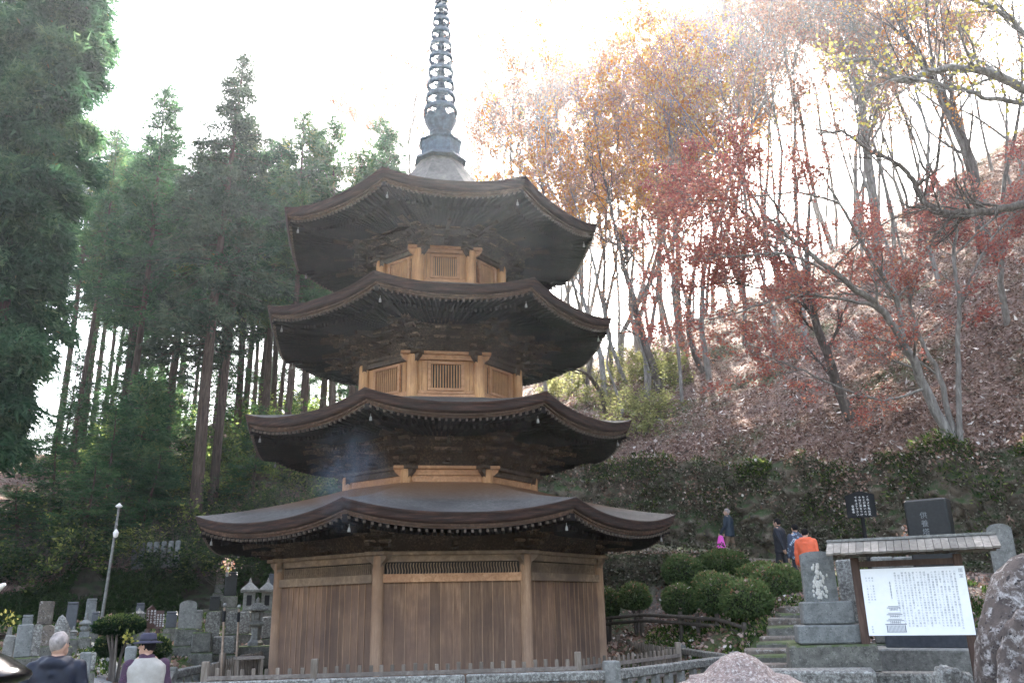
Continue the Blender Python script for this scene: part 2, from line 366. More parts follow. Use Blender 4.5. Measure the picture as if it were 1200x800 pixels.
# the mossy retaining wall on the right and the earth bank on the left: rough faces between foot and top
M['wall'] = mat_stone('mossy_wall_rock', (.14, .11, .08), (.030, .026, .019), (.24, .22, .185), .42, 2.2, .95, moss=(.040, .062, .022), mossamt=.36)
M['bank'] = mat_stone('dark_earth', (.05, .042, .03), (.017, .016, .012), (.075, .062, .045), .35, 1.8, .95, moss=(.025, .038, .015), mossamt=.34)
def wall_mesh(i0, i1, name, mat, amp):
    rows = 56; sub = 5; vs = []; cols = (i1 - i0) * sub + 1
    for c in range(cols):
        i = i0 + c / sub; a = min(int(i), NRI - 2); f = i - a
        p = RC[a] * (1-f) + RC[a+1] * f; n = RN[a] * (1-f) + RN[a+1] * f
        T = hill_pt(i, 0); zb = p[2] - .5
        for r in range(rows):
            u = r / (rows - 1); x = p[0] + n[0] * .8 * u; y = p[1] + n[1] * .8 * u; z = zb + (T.z - zb) * u
            k = math.sin(math.pi * min(1, u * 1.02)) ** .5 if u < 1 else 0
            blk = abs(fbm((x * 1.1, y * 1.1, z * 1.6), 3)); dd = (fbm((x * .5, y * .5, z * .6), 3) * .8 + blk * .7 + fbm((x * 3.2, y * 3.2, z * 4), 4) * .42 + abs(fbm((x * 2.2, y * 2.2, z * 3 + 7), 2)) * .35) * amp * k
            vs.append((x - n[0] * dd, y - n[1] * dd, z))
    idx = np.arange(cols * rows).reshape(cols, rows)
    fs = np.stack([idx[:-1, :-1], idx[1:, :-1], idx[1:, 1:], idx[:-1, 1:]], -1).reshape(-1, 4)
    return np_mesh(name, np.array(vs), fs, mat, smooth=True)
SPLIT = 132
wl = wall_mesh(0, SPLIT, 'retaining_wall', M['wall'], .5); tag(wl, 'long mossy rock retaining wall below the leaf covered right hillside', 'wall')
bk = wall_mesh(SPLIT, NRI - 1, 'earth_bank', M['bank'], .3); tag(bk, kind='structure')

# =================================================================== the pagoda
ROT = 4.69
A8 = [-22.5 + 45 * i + ROT for i in range(8)]
def op(Rr, adeg, z): a = R(adeg); return Vector((Rr * math.sin(a), -Rr * math.cos(a), z))
def side_pt(Rr, i, t, z):
    a, b = op(Rr, A8[i], z), op(Rr, A8[(i+1) % 8], z); return a.lerp(b, (t + 1) / 2)
def side_axes(i):
    a, b = op(1, A8[i], 0), op(1, A8[(i+1) % 8], 0); tx = (b - a).normalized(); n = Vector((tx.y, -tx.x, 0))
    if n.dot(a) < 0: n = -n
    return tx, n, Matrix((tx, n, Vector((0, 0, 1)))).transposed()
M['bark'] = mat_noise('cypress_bark_roof', (.035, .030, .026), (.085, .075, .066), (.15, .13, .11), 5, .8, (1, 1, 1), .5, .02, spec=.5)
M['bark_edge'] = mat_noise('bark_edge', (.008, .006, .005), (.028, .014, .010), (.075, .036, .024), 2.2, .85, (1, 1, 14), .5, .02)
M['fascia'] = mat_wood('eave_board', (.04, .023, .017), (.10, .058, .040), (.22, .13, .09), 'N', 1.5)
M['dark'] = mat_wood('dark_rafter_wood', (.007, .006, .007), (.016, .013, .013), (.055, .038, .028), 'N', 1.6, .95, spec=.03)  # rafters and hip rafters: very dark, even wood tone
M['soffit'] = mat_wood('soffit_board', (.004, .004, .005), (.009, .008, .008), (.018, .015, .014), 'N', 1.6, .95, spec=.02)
M['brk'] = mat_wood('bracket_wood', (.014, .010, .009), (.060, .040, .028), (.22, .145, .10), 'N', 2.5, .9, spec=.06)
M['gold'] = mat_wood('golden_wood', (.27, .135, .060), (.52, .285, .135), (.66, .41, .21), 'Z', 1.6, .7, stain=(.30, .15, .078))
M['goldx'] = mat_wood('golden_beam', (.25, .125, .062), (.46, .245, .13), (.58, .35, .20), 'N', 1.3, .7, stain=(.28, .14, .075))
M['board'] = mat_wood('wall_board', (.10, .055, .034), (.215, .122, .070), (.34, .21, .13), 'Z', 1.3, .8, isl=.32, stain=(.105, .060, .042), zr=(-.2, 2.5, (.17, .12, .10)))
M['post'] = mat_wood('old_post', (.20, .115, .065), (.33, .20, .12), (.46, .30, .19), 'Z', 1.3, .8, stain=(.22, .13, .08), zr=(-.2, 1.8, (.27, .20, .16)))
M['beam'] = mat_wood('old_beam', (.14, .09, .06), (.24, .16, .10), (.36, .25, .165), 'N', 1.0, .85, stain=(.13, .09, .065))
M['blk_'] = mat_wood('bearing_block_wood', (.05, .034, .026), (.16, .105, .075), (.36, .245, .175), 'N', 2.0, .85, isl=.5)  # lighter than the arms: light caught on the block ends is painted in
M['shadebeam'] = mat_wood('shaded_beam', (.035, .024, .018), (.085, .058, .042), (.17, .12, .085), 'N', 1.2, .85)  # head beams of the side faces: shade painted in as darker wood
M['darkin'] = mat_plain('dark_interior', (.02, .015, .012), .9)
M['white'] = mat_plain('chalky_white', (.75, .73, .70), .7)
M['bronze'] = mat_noise('verdigris_bronze', (.010, .022, .038), (.024, .05, .08), (.05, .09, .13), 9, .6, bstr=.2, metal=.2, spec=.3)

M['bell'] = mat_plain('tarnished_bell', (.30, .29, .28), .6)
M['rend'] = mat_plain('weathered_rafter_end', (.085, .062, .047), .85, nz=.5)
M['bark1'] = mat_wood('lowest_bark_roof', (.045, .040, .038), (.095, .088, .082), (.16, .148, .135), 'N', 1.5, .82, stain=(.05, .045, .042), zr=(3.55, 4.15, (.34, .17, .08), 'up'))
PZ = 0.33
pag = thing('pagoda', 'tall octagonal wooden pagoda with four curved bark roofs and a ringed bronze spire', 'pagoda', (0, 0, PZ))

def roof(Rr, ztip, sag, rin, zin, th, rs, rise, nraf, sform=1.35):
    ro = thing_part('roof', pag)
    def zl(t, s=0): return sag * (abs(t) ** 2.3) * (1 - s) ** 1.6
    zm = ztip - sag
    NT, NR = 28, 16
    # top surface
    mb = MB(); eb = MB(); fb = MB(); sb = MB()
    for i in range(8):
        vs = []
        for r in range(NR + 1):
            s = r / NR; rad = Rr + (rin - Rr) * s
            for k in range(NT + 1):
                t = -1 + 2 * k / NT; p = side_pt(rad, i, t, 0); p.z = zm + (zin - zm) * s ** sform + zl(t, s); vs.append(p)
        W1 = NT + 1
        mb.add(vs, [(r*W1+k, r*W1+k+1, (r+1)*W1+k+1, (r+1)*W1+k) for r in range(NR) for k in range(NT)], True)
        # layered edge: rows of (radius inset, z drop)
        def strip(rows, target, smooth=True):
            v2 = []
            for ins, dz in rows:
                for k in range(NT + 1):
                    t = -1 + 2 * k / NT; p = side_pt(Rr - ins, i, t, 0); p.z = zm + zl(t) - dz; v2.append(p)
            target.add(v2, [(r*W1+k+1, r*W1+k, (r+1)*W1+k, (r+1)*W1+k+1) for r in range(len(rows)-1) for k in range(NT)], smooth)
        strip([(0, 0), (-.012, .02), (.0, .045), (.035, th * .55), (.02, th * .56), (.07, th * .98), (.16, th)], eb)
        strip([(.10, th - .002), (.10, th + .035), (.15, th + .037), (.15, th + .075), (.24, th + .078)], fb, False)
        # soffit in two steps
        d = th + .115; inner = (Rr - rs)
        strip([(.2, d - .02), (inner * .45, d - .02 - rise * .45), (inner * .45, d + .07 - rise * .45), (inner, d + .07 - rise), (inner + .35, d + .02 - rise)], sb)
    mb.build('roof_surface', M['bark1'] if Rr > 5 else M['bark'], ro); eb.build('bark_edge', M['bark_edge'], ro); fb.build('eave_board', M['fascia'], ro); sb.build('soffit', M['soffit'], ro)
    # rafters, one row object per side: flying rafters outside, base rafters inside
    inner = Rr - rs
    re = MB()
    for i in range(8):
        rb = MB()
        for k in range(nraf):
            t = -1 + 2 * (k + .5) / nraf
            a = side_pt(Rr - .17, i, t, zm + zl(t) - th - .115); b = side_pt(Rr - inner * .5, i, t, zm + zl(t, .15) - th - .125 + rise * .5)
            rb.beam(a, b, .05, .065); re.beam(a + (a - b).normalized() * .055, a + (a - b).normalized() * .001, .036, .046)
            c_ = side_pt(Rr - inner * .42, i, t, zm + zl(t, .1) - th - .205 + rise * .42); e = side_pt(rs - .15, i, t, zm + zl(t, .35) * .7 - th - .2 + rise)
            rb.beam(c_, e, .055, .075)
        rb.build('rafter_row', M['dark'], ro)
    tag(re.build('rafter_ends', M['rend'], ro), kind='stuff')
    # hip rafters with pale painted ends, wind bells
    for i in range(8):
        hb = MB(); P0 = op(Rr - .14, A8[i], ztip - th - .14); P1 = op(Rr - inner * .5, A8[i], ztip - sag * .35 - th - .18 + rise * .5)
        P2 = op(rs - .3, A8[i], ztip - sag * .75 - th - .16 + rise)
        hb.beam(P0, P1, .11, .13); hb.beam(op(Rr - inner * .42, A8[i], ztip - sag * .3 - th - .27 + rise * .4), P2, .13, .16)
        h = hb.build('hip_rafter', M['dark'], ro)
        wb = MB(); q = op(Rr - .34, A8[i], ztip - th - .215)
        wb.lathe(q + Vector((0, 0, -.15)), [(.001, .0), (.028, .0), (.025, .03), (.018, .07), (.005, .09), (.005, .17)], 10)
        wb.build('wind_bell', M['bell'], ro)
    return ro
def thing_part(name, parent):
    o = bpy.data.objects.new(name, None); COL.objects.link(o); o.parent = parent; o.empty_display_size = .1; return o

# radius, tip z, sag, inner radius, inner z, edge thickness, soffit inner radius, soffit rise, rafters per side
roof(5.42, 3.83, .26, 2.15, 4.56, .20, 4.15, .16, 30, 1.12)
roof(4.60, 5.99, .25, 1.80, 6.50, .21, 3.00, .10, 26, 1.2)
roof(4.29, 8.50, .22, 1.50, 9.36, .20, 2.75, .10, 26, 1.25)
roof(4.06, 10.98, .24, .58, 13.20, .21, 2.55, .10, 26, 2.5)

def trap_block(mb, c, rot, w, h):
    mb.box(c + Vector((0, 0, h * .2)), (w, w, h * .6), rot, 1.0)
    mb.box(c - Vector((0, 0, h * .3)), (w, w, h * .4), rot, .65)
def brackets(rb, zb, rs, zs, steps, mids, name='bracket_set'):
    """stepped bracket sets from wall radius rb at height zb out to radius rs at zs"""
    H = (zs - zb); lv = steps + 1; hh = H / lv
    for i in range(8):
        tx, n, rot = side_axes(i)
        halfside = rb * math.sin(R(22.5))
        for t in mids + [-1]:
            mb = MB(); bl = MB(); corner = (t == -1)
            if corner:
                base = op(rb, A8[i], zb); nn = op(1, A8[i], 0); tt = Vector((-nn.y, nn.x, 0)); rr = Matrix((tt, nn, Vector((0, 0, 1)))).transposed(); reach = (rs - rb)
            else:
                base = side_pt(rb, i, t, zb); nn, tt, rr = n, tx, rot; reach = (rs - rb) * math.cos(R(22.5))
            trap_block(mb, base + Vector((0, 0, hh * .22)), rr, .20, hh * .5)
            for k in range(lv):
                z = zb + hh * (k + .62); out = reach * k / steps
                # arm going outwards to the next step
                o2 = reach * min(steps, k + 1) / steps + .06
                mb.beam(base + nn * (-.1) + Vector((0, 0, z - zb)), base + nn * o2 + Vector((0, 0, z - zb)), .085, hh * .42)
                # lateral arms at every step reached so far, with three bearing blocks
                for q in range(max(0, k - 1), k + 1):
                    oo = reach * q / steps; c = base + nn * oo + Vector((0, 0, z - zb)); L = (.30 + .12 * (k - q)) * (1.0 if not corner else .9)
                    dirs = [tt] if not corner else [side_axes(i)[0], side_axes((i - 1) % 8)[0]]
                    for dv in dirs:
                        mb.beam(c - dv * L, c + dv * L, .08, hh * .38)
                        for sgn in (-1, -.5, .5, 1):
                            trap_block(bl, c + dv * (L - .06) * sgn + Vector((0, 0, hh * .42)), rr, .12, hh * .36)
                    trap_block(bl, c + Vector((0, 0, hh * .42)), rr, .12, hh * .36)
            # sloping tail rafter poking out
            e = base + nn * (reach + .24) + Vector((0, 0, H * .62)); s0 = base + nn * (reach * .2) + Vector((0, 0, H * .95))
            mb.beam(s0, e, .07, .09)
            q_ = mb.build(name, M['brk'], pag); tag(bl.build('bearing_blocks', M['blk_'], q_), kind='stuff')
        # purlins running along each side, one per step
        pb = MB()
        for k in range(1, steps + 1):
            rr_ = rb + (rs - rb) * k / steps; z = zb + hh * (k + 1.05)
            pb.beam(side_pt(rr_, i, -1, z), side_pt(rr_, i, 1, z), .08, hh * .34)
        pb.build('purlin_row', M['brk'], pag)

def storey(rb, z0, z1, zbeam, kind):
    """body of one storey: posts, head beam with flared ends, wall sides"""
    for i in range(8):
        tx, n, rot = side_axes(i)
        c = op(rb, A8[i], 0); pr = .115 if kind == 1 else .125
        mb = MB(); mb.lathe((c.x, c.y, 0), [(pr * 1.02, z0), (pr, z0 + .1), (pr * .98, z1 - .12), (pr * .8, z1 - .03)], 16)
        mb.build('post', M['post'] if kind == 1 else M['gold'], pag)
        half = rb * math.sin(R(22.5)); ap = rb * math.cos(R(22.5)); ctr = n * ap
        def P(x, z, o=0.0): return Vector((ctr.x, ctr.y, 0)) + tx * x + n * o + Vector((0, 0, z))
        hb = MB(); ext = .27
        hb.beam(P(-half - ext, z1 - .035), P(half + ext, z1 - .035), .27, .07, bev=.01)      # flat plate on the post heads
        hb.beam(P(-half, z1 - .07 - (z1 - zbeam - .07) / 2), P(half, z1 - .07 - (z1 - zbeam - .07) / 2), .12, (z1 - zbeam - .07))
        for sg in (-1, 1):                                                              # carved nosing under the plate ends
            x0 = sg * (half + .02); x1 = sg * (half + ext - .02); zt = z1 - .07; zb_ = z1 - .30
            poly = [(x0, zt), (x1, zt), (x1 - sg * .02, zt - .06), (x1 - sg * .13, zt - .15), (x0 + sg * .08, zb_), (x0, zb_)]
            vs = [P(a, b, -.05) for a, b in poly] + [P(a, b, .05) for a, b in poly]; m = len(poly)
            hb.add(vs, [tuple(range(m)), tuple(range(2*m-1, m-1, -1))] + [(k, (k+1) % m, m+(k+1) % m, m+k) for k in range(m)])
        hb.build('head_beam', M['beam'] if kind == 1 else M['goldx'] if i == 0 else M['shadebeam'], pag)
        if kind == 1:
            ws = thing_part('wall_side', pag)
            bb = MB(); nb = 13; w0 = 2 * (half - .1)
            ztr = zbeam - .02; zt0 = ztr - .20; zbm = zt0 - .15
            rnd = random.Random(i * 31 + 5); x = -w0 / 2; edges = [x]
            while x < w0 / 2 - .12: x += rnd.uniform(.13, .24); edges.append(min(x, w0 / 2))
            edges[-1] = w0 / 2
            for a, b in zip(edges[:-1], edges[1:]):
                bb.beam(P((a + b) / 2, z0 + .02, rnd.uniform(-.006, .006)), P((a + b) / 2, zbm + .0, rnd.uniform(-.006, .006)), (b - a) - .012, .03, up=n)
            o_ = bb.build('board_wall', M['board'], ws)
            MB().box(P(0, (z0 + zbm) / 2, -.045), (w0 + .1, .02, zbm - z0), rot).build('backing_board', M['darkin'], ws)
            bt = MB()
            for a in edges[1:-1]: bt.beam(P(a, z0 + .02, .022), P(a, zbm, .022), .016, .012, up=n)
            bt.build('joint_strips', M['post'], ws)
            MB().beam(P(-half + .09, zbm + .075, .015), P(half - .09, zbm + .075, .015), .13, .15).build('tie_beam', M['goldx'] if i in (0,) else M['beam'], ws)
            sl = MB(); ns = 46
            for k in range(ns):
                xx = -w0 / 2 + .04 + (w0 - .08) * (k + .5) / ns; pts = []
                for q in range(7): u = q / 6; pts.append(P(xx + .010 * math.sin(u * 2 * math.pi * 1.0), zt0 + .0 + u * .20, .0))
                for q in range(6): sl.beam(pts[q], pts[q+1], .019, .03, up=n)
            sl.build('wavy_transom', M['beam'], ws)
            MB().box(P(0, zt0 + .10, -.04), (w0, .02, .24), rot).build('transom_backing', M['darkin'], ws)
            MB().beam(P(-half + .1, z0 + .12, .02), P(half - .1, z0 + .12, .02), .14, .24).build('ground_sill', M['beam'], ws)
        elif kind in (3, 4):
            ws = thing_part('wall_side', pag)
            wz0, wz1 = z0 + .33, zbeam - .10; ww = half * .45
            x0 = half - .09
            for sg in (-1, 1):
                bb = MB()
                a, b = sg * (ww + .07), sg * x0; m = (a + b) / 2
                bb.box(P((a + m) / 2, (z0 + zbeam) / 2, -.05), (abs(m - a) - .008, .04, zbeam - z0), rot)
                bb.box(P((m + b) / 2, (z0 + zbeam) / 2, -.065), (abs(b - m) - .006, .04, zbeam - z0), rot); bb.build('side_panel', M['gold'], ws)
            fb = MB()
            for sg in (-1, 1): fb.box(P(sg * (ww + .035), (wz0 + wz1) / 2, .02), (.07, .07, wz1 - wz0 + .1), rot)
            fb.box(P(0, wz1 + .025, .022), (2 * ww - .002, .07, .05), rot); fb.box(P(0, wz0 - .03, .022), (2 * ww - .002, .075, .06), rot)
            w_ = fb.build('window_frame', M['goldx'], ws)
            sb = MB(); nsl = 11
            for k in range(nsl): sb.box(P(-ww + 2 * ww * (k + .5) / nsl, (wz0 + wz1) / 2, -.005), (.024, .03, wz1 - wz0), rot)
            sb.build('window_slats', M['gold'], ws)
            MB().box(P(0, (wz0 + wz1) / 2, -.09), (2 * ww + .1, .02, wz1 - wz0 + .1), rot).build('window_back', M['darkin'], ws)
            sp_ = MB(); sp_.box(P(0, (wz1 + .05 + zbeam) / 2, -.05), (2 * ww + .13, .04, zbeam - wz1 - .05), rot); sp_.build('head_panel', M['gold'], ws)
            sl = MB(); sl.beam(P(-half + .1, z0 + .12, .0), P(half - .1, z0 + .12, .0), .18, .12); sl.beam(P(-half + .1, z0 + .24, -.02), P(half - .1, z0 + .24, -.02), .1, .07)
            sl.build('floor_sill', M['goldx'], ws)
        else:
            ws = MB().box(P(0, (z0 + zbeam) / 2, -.02), (2 * half - .2, .06, zbeam - z0), rot).build('wall_side', M['goldx'], pag)
    # solid core so that nothing shows through
    MB().prism([(op(rb * .88, a, 0).x, op(rb * .88, a, 0).y) for a in A8], z0, z1 + .05).build('core', M['darkin'], pag)

storey(3.66, PZ, 3.01, 2.82, 1)
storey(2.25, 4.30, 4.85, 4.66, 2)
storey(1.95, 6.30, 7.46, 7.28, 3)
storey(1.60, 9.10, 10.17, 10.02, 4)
brackets(3.66, 3.02, 4.20, 3.36, 1, [0.0])
brackets(2.25, 4.86, 3.05, 5.50, 3, [-.34, .34, 0.0][:2] + [0.0] if False else [0.0])
brackets(1.95, 7.47, 2.80, 8.02, 3, [0.0])
brackets(1.60, 10.18, 2.60, 10.50, 3, [0.0])
# infill boards behind the brackets
for (ra, za, rb_, zb_) in ((3.62, 2.98, 4.0, 3.55), (2.2, 4.8, 2.9, 5.62), (1.9, 7.42, 2.65, 8.15), (1.55, 10.14, 2.45, 10.62)):
    mb = MB()
    for i in range(8):
        a = [side_pt(ra, i, -1, za), side_pt(ra, i, 1, za), side_pt(rb_, i, 1, zb_), side_pt(rb_, i, -1, zb_)]
        mb.add(a, [(0, 1, 2, 3)])
    mb.build('bracket_backing', M['brk'], pag)

# ring finial
SP = thing_part('finial', pag)
def zspire(py): # height on the axis seen at image row py
    d = ray(515, py); return CAM.z + d.z * 20 / d.y
def ppm(py): return FPX / ((Vector((0, 0, zspire(py))) - CAM).dot(FWD))
zr = zspire
mb = MB(); o8 = R(ROT + 22.5 + 90 - 90)
a0 = R(-90 + 22.5 + ROT)
mb.lathe((0, 0, 0), [(.72, zr(193)), (.66, zr(189)), (.56, zr(188)), (.555, zr(186)), (.54, zr(171)), (.60, zr(170.5)), (.60, zr(169)), (.35, zr(167))], 8, False, a0)
mb.build('dew_basin', M['bronze'], SP)
mb = MB(); mb.lathe((0, 0, 0), [(.36, zr(170)), (.36, zr(167)), (.30, zr(163)), (.22, zr(160)), (.30, zr(159)), (.30, zr(157)), (.2, zr(156))], 24); mb.build('inverted_bowl', M['bronze'], SP)
mb = MB()
for k in range(8):
    a = R(45 * k + ROT); d = Vector((math.sin(a), -math.cos(a), 0)); t = Vector((-d.y, d.x, 0)); pts = []
    for (r, z, wd) in ((.24, zr(158), .10), (.30, zr(150), .16), (.40, zr(143), .17), (.44, zr(139), .08), (.47, zr(138), .01)):
        pts += [d * r - t * wd + Vector((0, 0, z)), d * (r + .02) + Vector((0, 0, z)), d * r + t * wd + Vector((0, 0, z))]
    mb.add(pts, [(r*3+c, r*3+c+1, r*3+c+4, r*3+c+3) for r in range(4) for c in range(2)], True)
mb.lathe((0, 0, 0), [(.2, zr(158)), (.24, zr(146)), (.2, zr(138))], 16)
mb.build('lotus_petals', M['bronze'], SP)
mb = MB(); mb.lathe((0, 0, 0), [(.085, zr(170)), (.075, zr(60)), (.05, zr(-30)), (.02, zr(-120)), (.001, zr(-125))], 12); mb.build('spire_rod', M['bronze'], SP)
RW = [(131, 39), (115.5, 34.5), (101, 32), (85.5, 30), (70, 28), (55, 26), (40, 22.5), (26, 20), (12, 17), (-1, 15), (-14, 13), (-27, 11)]
for py, wpx in RW:
    k = ppm(py); rr = wpx / 2 / k; z = zr(py); hgt = 6.2 / k
    mb = MB(); mb.lathe((0, 0, 0), [(rr * .86, z - hgt / 2), (rr, z - hgt / 2), (rr, z + hgt / 2), (rr * .86, z + hgt / 2), (rr * .86, z - hgt / 2)], 32, caps=False)
    mb.lathe((0, 0, 0), [(.09, z - hgt * .8), (rr * .34, z - hgt * .5), (rr * .34, z + hgt * .3), (.09, z + hgt * .6)], 16)
    for q in range(4):
        a = R(90 * q + ROT + 22); d = Vector((math.sin(a), -math.cos(a), 0)); c = Vector((0, 0, z))
        mb.beam(c + d * rr * .3, c + d * rr * .95, .025, .03)
        # hanging bells between the rings
        mb.lathe(c + d * rr * .97 + Vector((0, 0, -hgt * .5 - 6 / k)), [(.001, 0), (.03, 0), (.028, .05), (.016, 4.5 / k), (.006, 6 / k)], 6)
    mb.build('ring', M['bronze'], SP)
mb = MB(); z = zr(-60); mb.lathe((0, 0, 0), [(.001, z - .4), (.14, z - .2), (.18, z), (.1, z + .2), (.001, z + .4)], 16); mb.build('jewel', M['bronze'], SP)
# stone plinth under the whole
MB().prism([(op(4.0, a, 0).x, op(4.0, a, 0).y) for a in A8], PZ - .35, PZ - .003).build('plinth', mat_stone('plinth_stone', (.25, .24, .22), (.1, .1, .09), (.3, .3, .28)), pag)

# =================================================================== vegetation
# finding the hillside under an image point
_HV = hv.reshape(NRI, len(S_ROWS), 3)[:, :78]; _hd = _HV - np.array(CAM); _hu = _hd @ np.array(UP); _hr = _hd @ np.array(RIGHT); _hf = _hd @ np.array(FWD)
_hpx = 600 + FPX * _hr / _hf; _hpy = 400 - FPX * _hu / _hf; _hok = _hf > 1
def hill_at(px, py, smin=0, smax=60):
    """hillside vertex nearest to where the view ray through (px,py) meets the slope"""
    S = np.array(S_ROWS[:78])[None, :]; e = np.where(_hok & (S >= smin) & (S <= smax), (_hpx - px) ** 2 + (_hpy - py) ** 2, 1e12)
    return Vector(_HV[np.unravel_index(np.argmin(e), e.shape)])

M['cedarbark'] = mat_noise('cedar_bark', (.028, .019, .014), (.075, .050, .038), (.13, .095, .075), 3, .95, (5, 5, .5), .8, .03)
M['greybark'] = mat_noise('grey_bark', (.09, .08, .07), (.17, .155, .14), (.29, .27, .25), 4, .9, (3, 3, .6), .5, .01)
M['darkbark'] = mat_noise('dark_bark', (.04, .032, .028), (.085, .07, .06), (.17, .145, .125), 4, .9, (3, 3, .6), .6, .015)
M['cedar'] = mat_leaf('cedar_needles', [(0, (.020, .052, .028)), (.45, (.045, .105, .052)), (.8, (.115, .20, .095)), (.93, (.17, .235, .09)), (1, (.20, .13, .05))], .4)
M['cypress'] = mat_leaf('cypress_needles', [(0, (.028, .070, .034)), (.5, (.065, .140, .060)), (.85, (.125, .21, .080)), (1, (.20, .22, .07))], .4)
M['bluecedar'] = mat_leaf('dull_needles', [(0, (.035, .055, .038)), (.5, (.068, .100, .064)), (.9, (.115, .15, .088)), (1, (.19, .16, .09))], .25)
M['maple'] = mat_leaf('red_maple_leaves', [(0, (.20, .07, .065)), (.4, (.34, .11, .095)), (.75, (.43, .15, .11)), (1, (.50, .25, .15))], .45)
M['orange'] = mat_leaf('orange_leaves', [(0, (.40, .13, .03)), (.5, (.54, .24, .05)), (1, (.60, .42, .10))], .5, objvar=.5)
M['pink'] = mat_leaf('russet_leaves', [(0, (.26, .12, .09)), (.5, (.40, .19, .13)), (1, (.52, .32, .19))], .65, objvar=.5)
M['yellow'] = mat_leaf('yellow_leaves', [(0, (.35, .30, .06)), (.5, (.50, .44, .10)), (1, (.60, .55, .18))], .5)
M['shrub'] = mat_leaf('undergrowth_leaves', [(0, (.010, .024, .011)), (.4, (.028, .055, .022)), (.72, (.075, .11, .036)), (1, (.34, .36, .10))], .55, objvar=.5)  # yellow end stop paints sun patches, darkened stops paint canopy shade
M['yshrub'] = mat_leaf('yellowing_shrub_leaves', [(0, (.10, .12, .05)), (.5, (.24, .25, .10)), (1, (.45, .42, .18))], .45)
M['ygreen'] = mat_leaf('sunlit_sapling_leaves', [(0, (.03, .07, .022)), (.5, (.10, .17, .045)), (1, (.34, .38, .11))], .6, objvar=.5)  # sunlight put into the leaf colour as a brighter yellow green
M['azalea'] = mat_leaf('clipped_azalea_leaves', [(0, (.045, .080, .030)), (.5, (.11, .155, .055)), (.82, (.19, .215, .085)), (1, (.34, .18, .10))], .25)
M['fallen'] = mat_leaf('fallen_leaf', [(0, (.10, .06, .048)), (.3, (.23, .14, .105)), (.6, (.34, .225, .18)), (.9, (.44, .33, .28)), (.96, (.60, .54, .50)), (1, (.75, .70, .66))], .15, objvar=0)
M['grass'] = mat_leaf('moss_and_fern', [(0, (.015, .035, .012)), (.4, (.035, .065, .018)), (.75, (.075, .115, .03)), (.92, (.16, .21, .05)), (1, (.30, .32, .10))], .35, objvar=0)
M['ivy'] = mat_leaf('dry_ivy', [(0, (.03, .035, .022)), (.4, (.07, .07, .045)), (.75, (.13, .12, .085)), (1, (.30, .28, .22))], .25, objvar=0)
M['twig'] = mat_plain('dry_twig', (.075, .06, .05), .9)

def unit(v): return v / np.maximum(np.linalg.norm(v, axis=-1, keepdims=True), 1e-9)
def leaf_faces(pos, dirs, L, Wd, rng, quad=False, spread=.5):
    """one pointed leaf (triangle or quad) per position; dirs = main direction"""
    n = len(pos); d = unit(dirs + rng.normal(0, spread, (n, 3))); u = unit(np.cross(d, rng.normal(0, 1, (n, 3))))
    L = L * rng.uniform(.6, 1.3, (n, 1)); Wd = Wd * rng.uniform(.7, 1.3, (n, 1))
    if quad:
        V = np.stack([pos, pos + d * L * .5 + u * Wd / 2, pos + d * L, pos + d * L * .5 - u * Wd / 2], 1).reshape(-1, 3)
        return V, np.arange(4 * n).reshape(n, 4)
    V = np.stack([pos - u * Wd / 2, pos + u * Wd / 2, pos + d * L], 1).reshape(-1, 3)
    return V, np.arange(3 * n).reshape(n, 3)

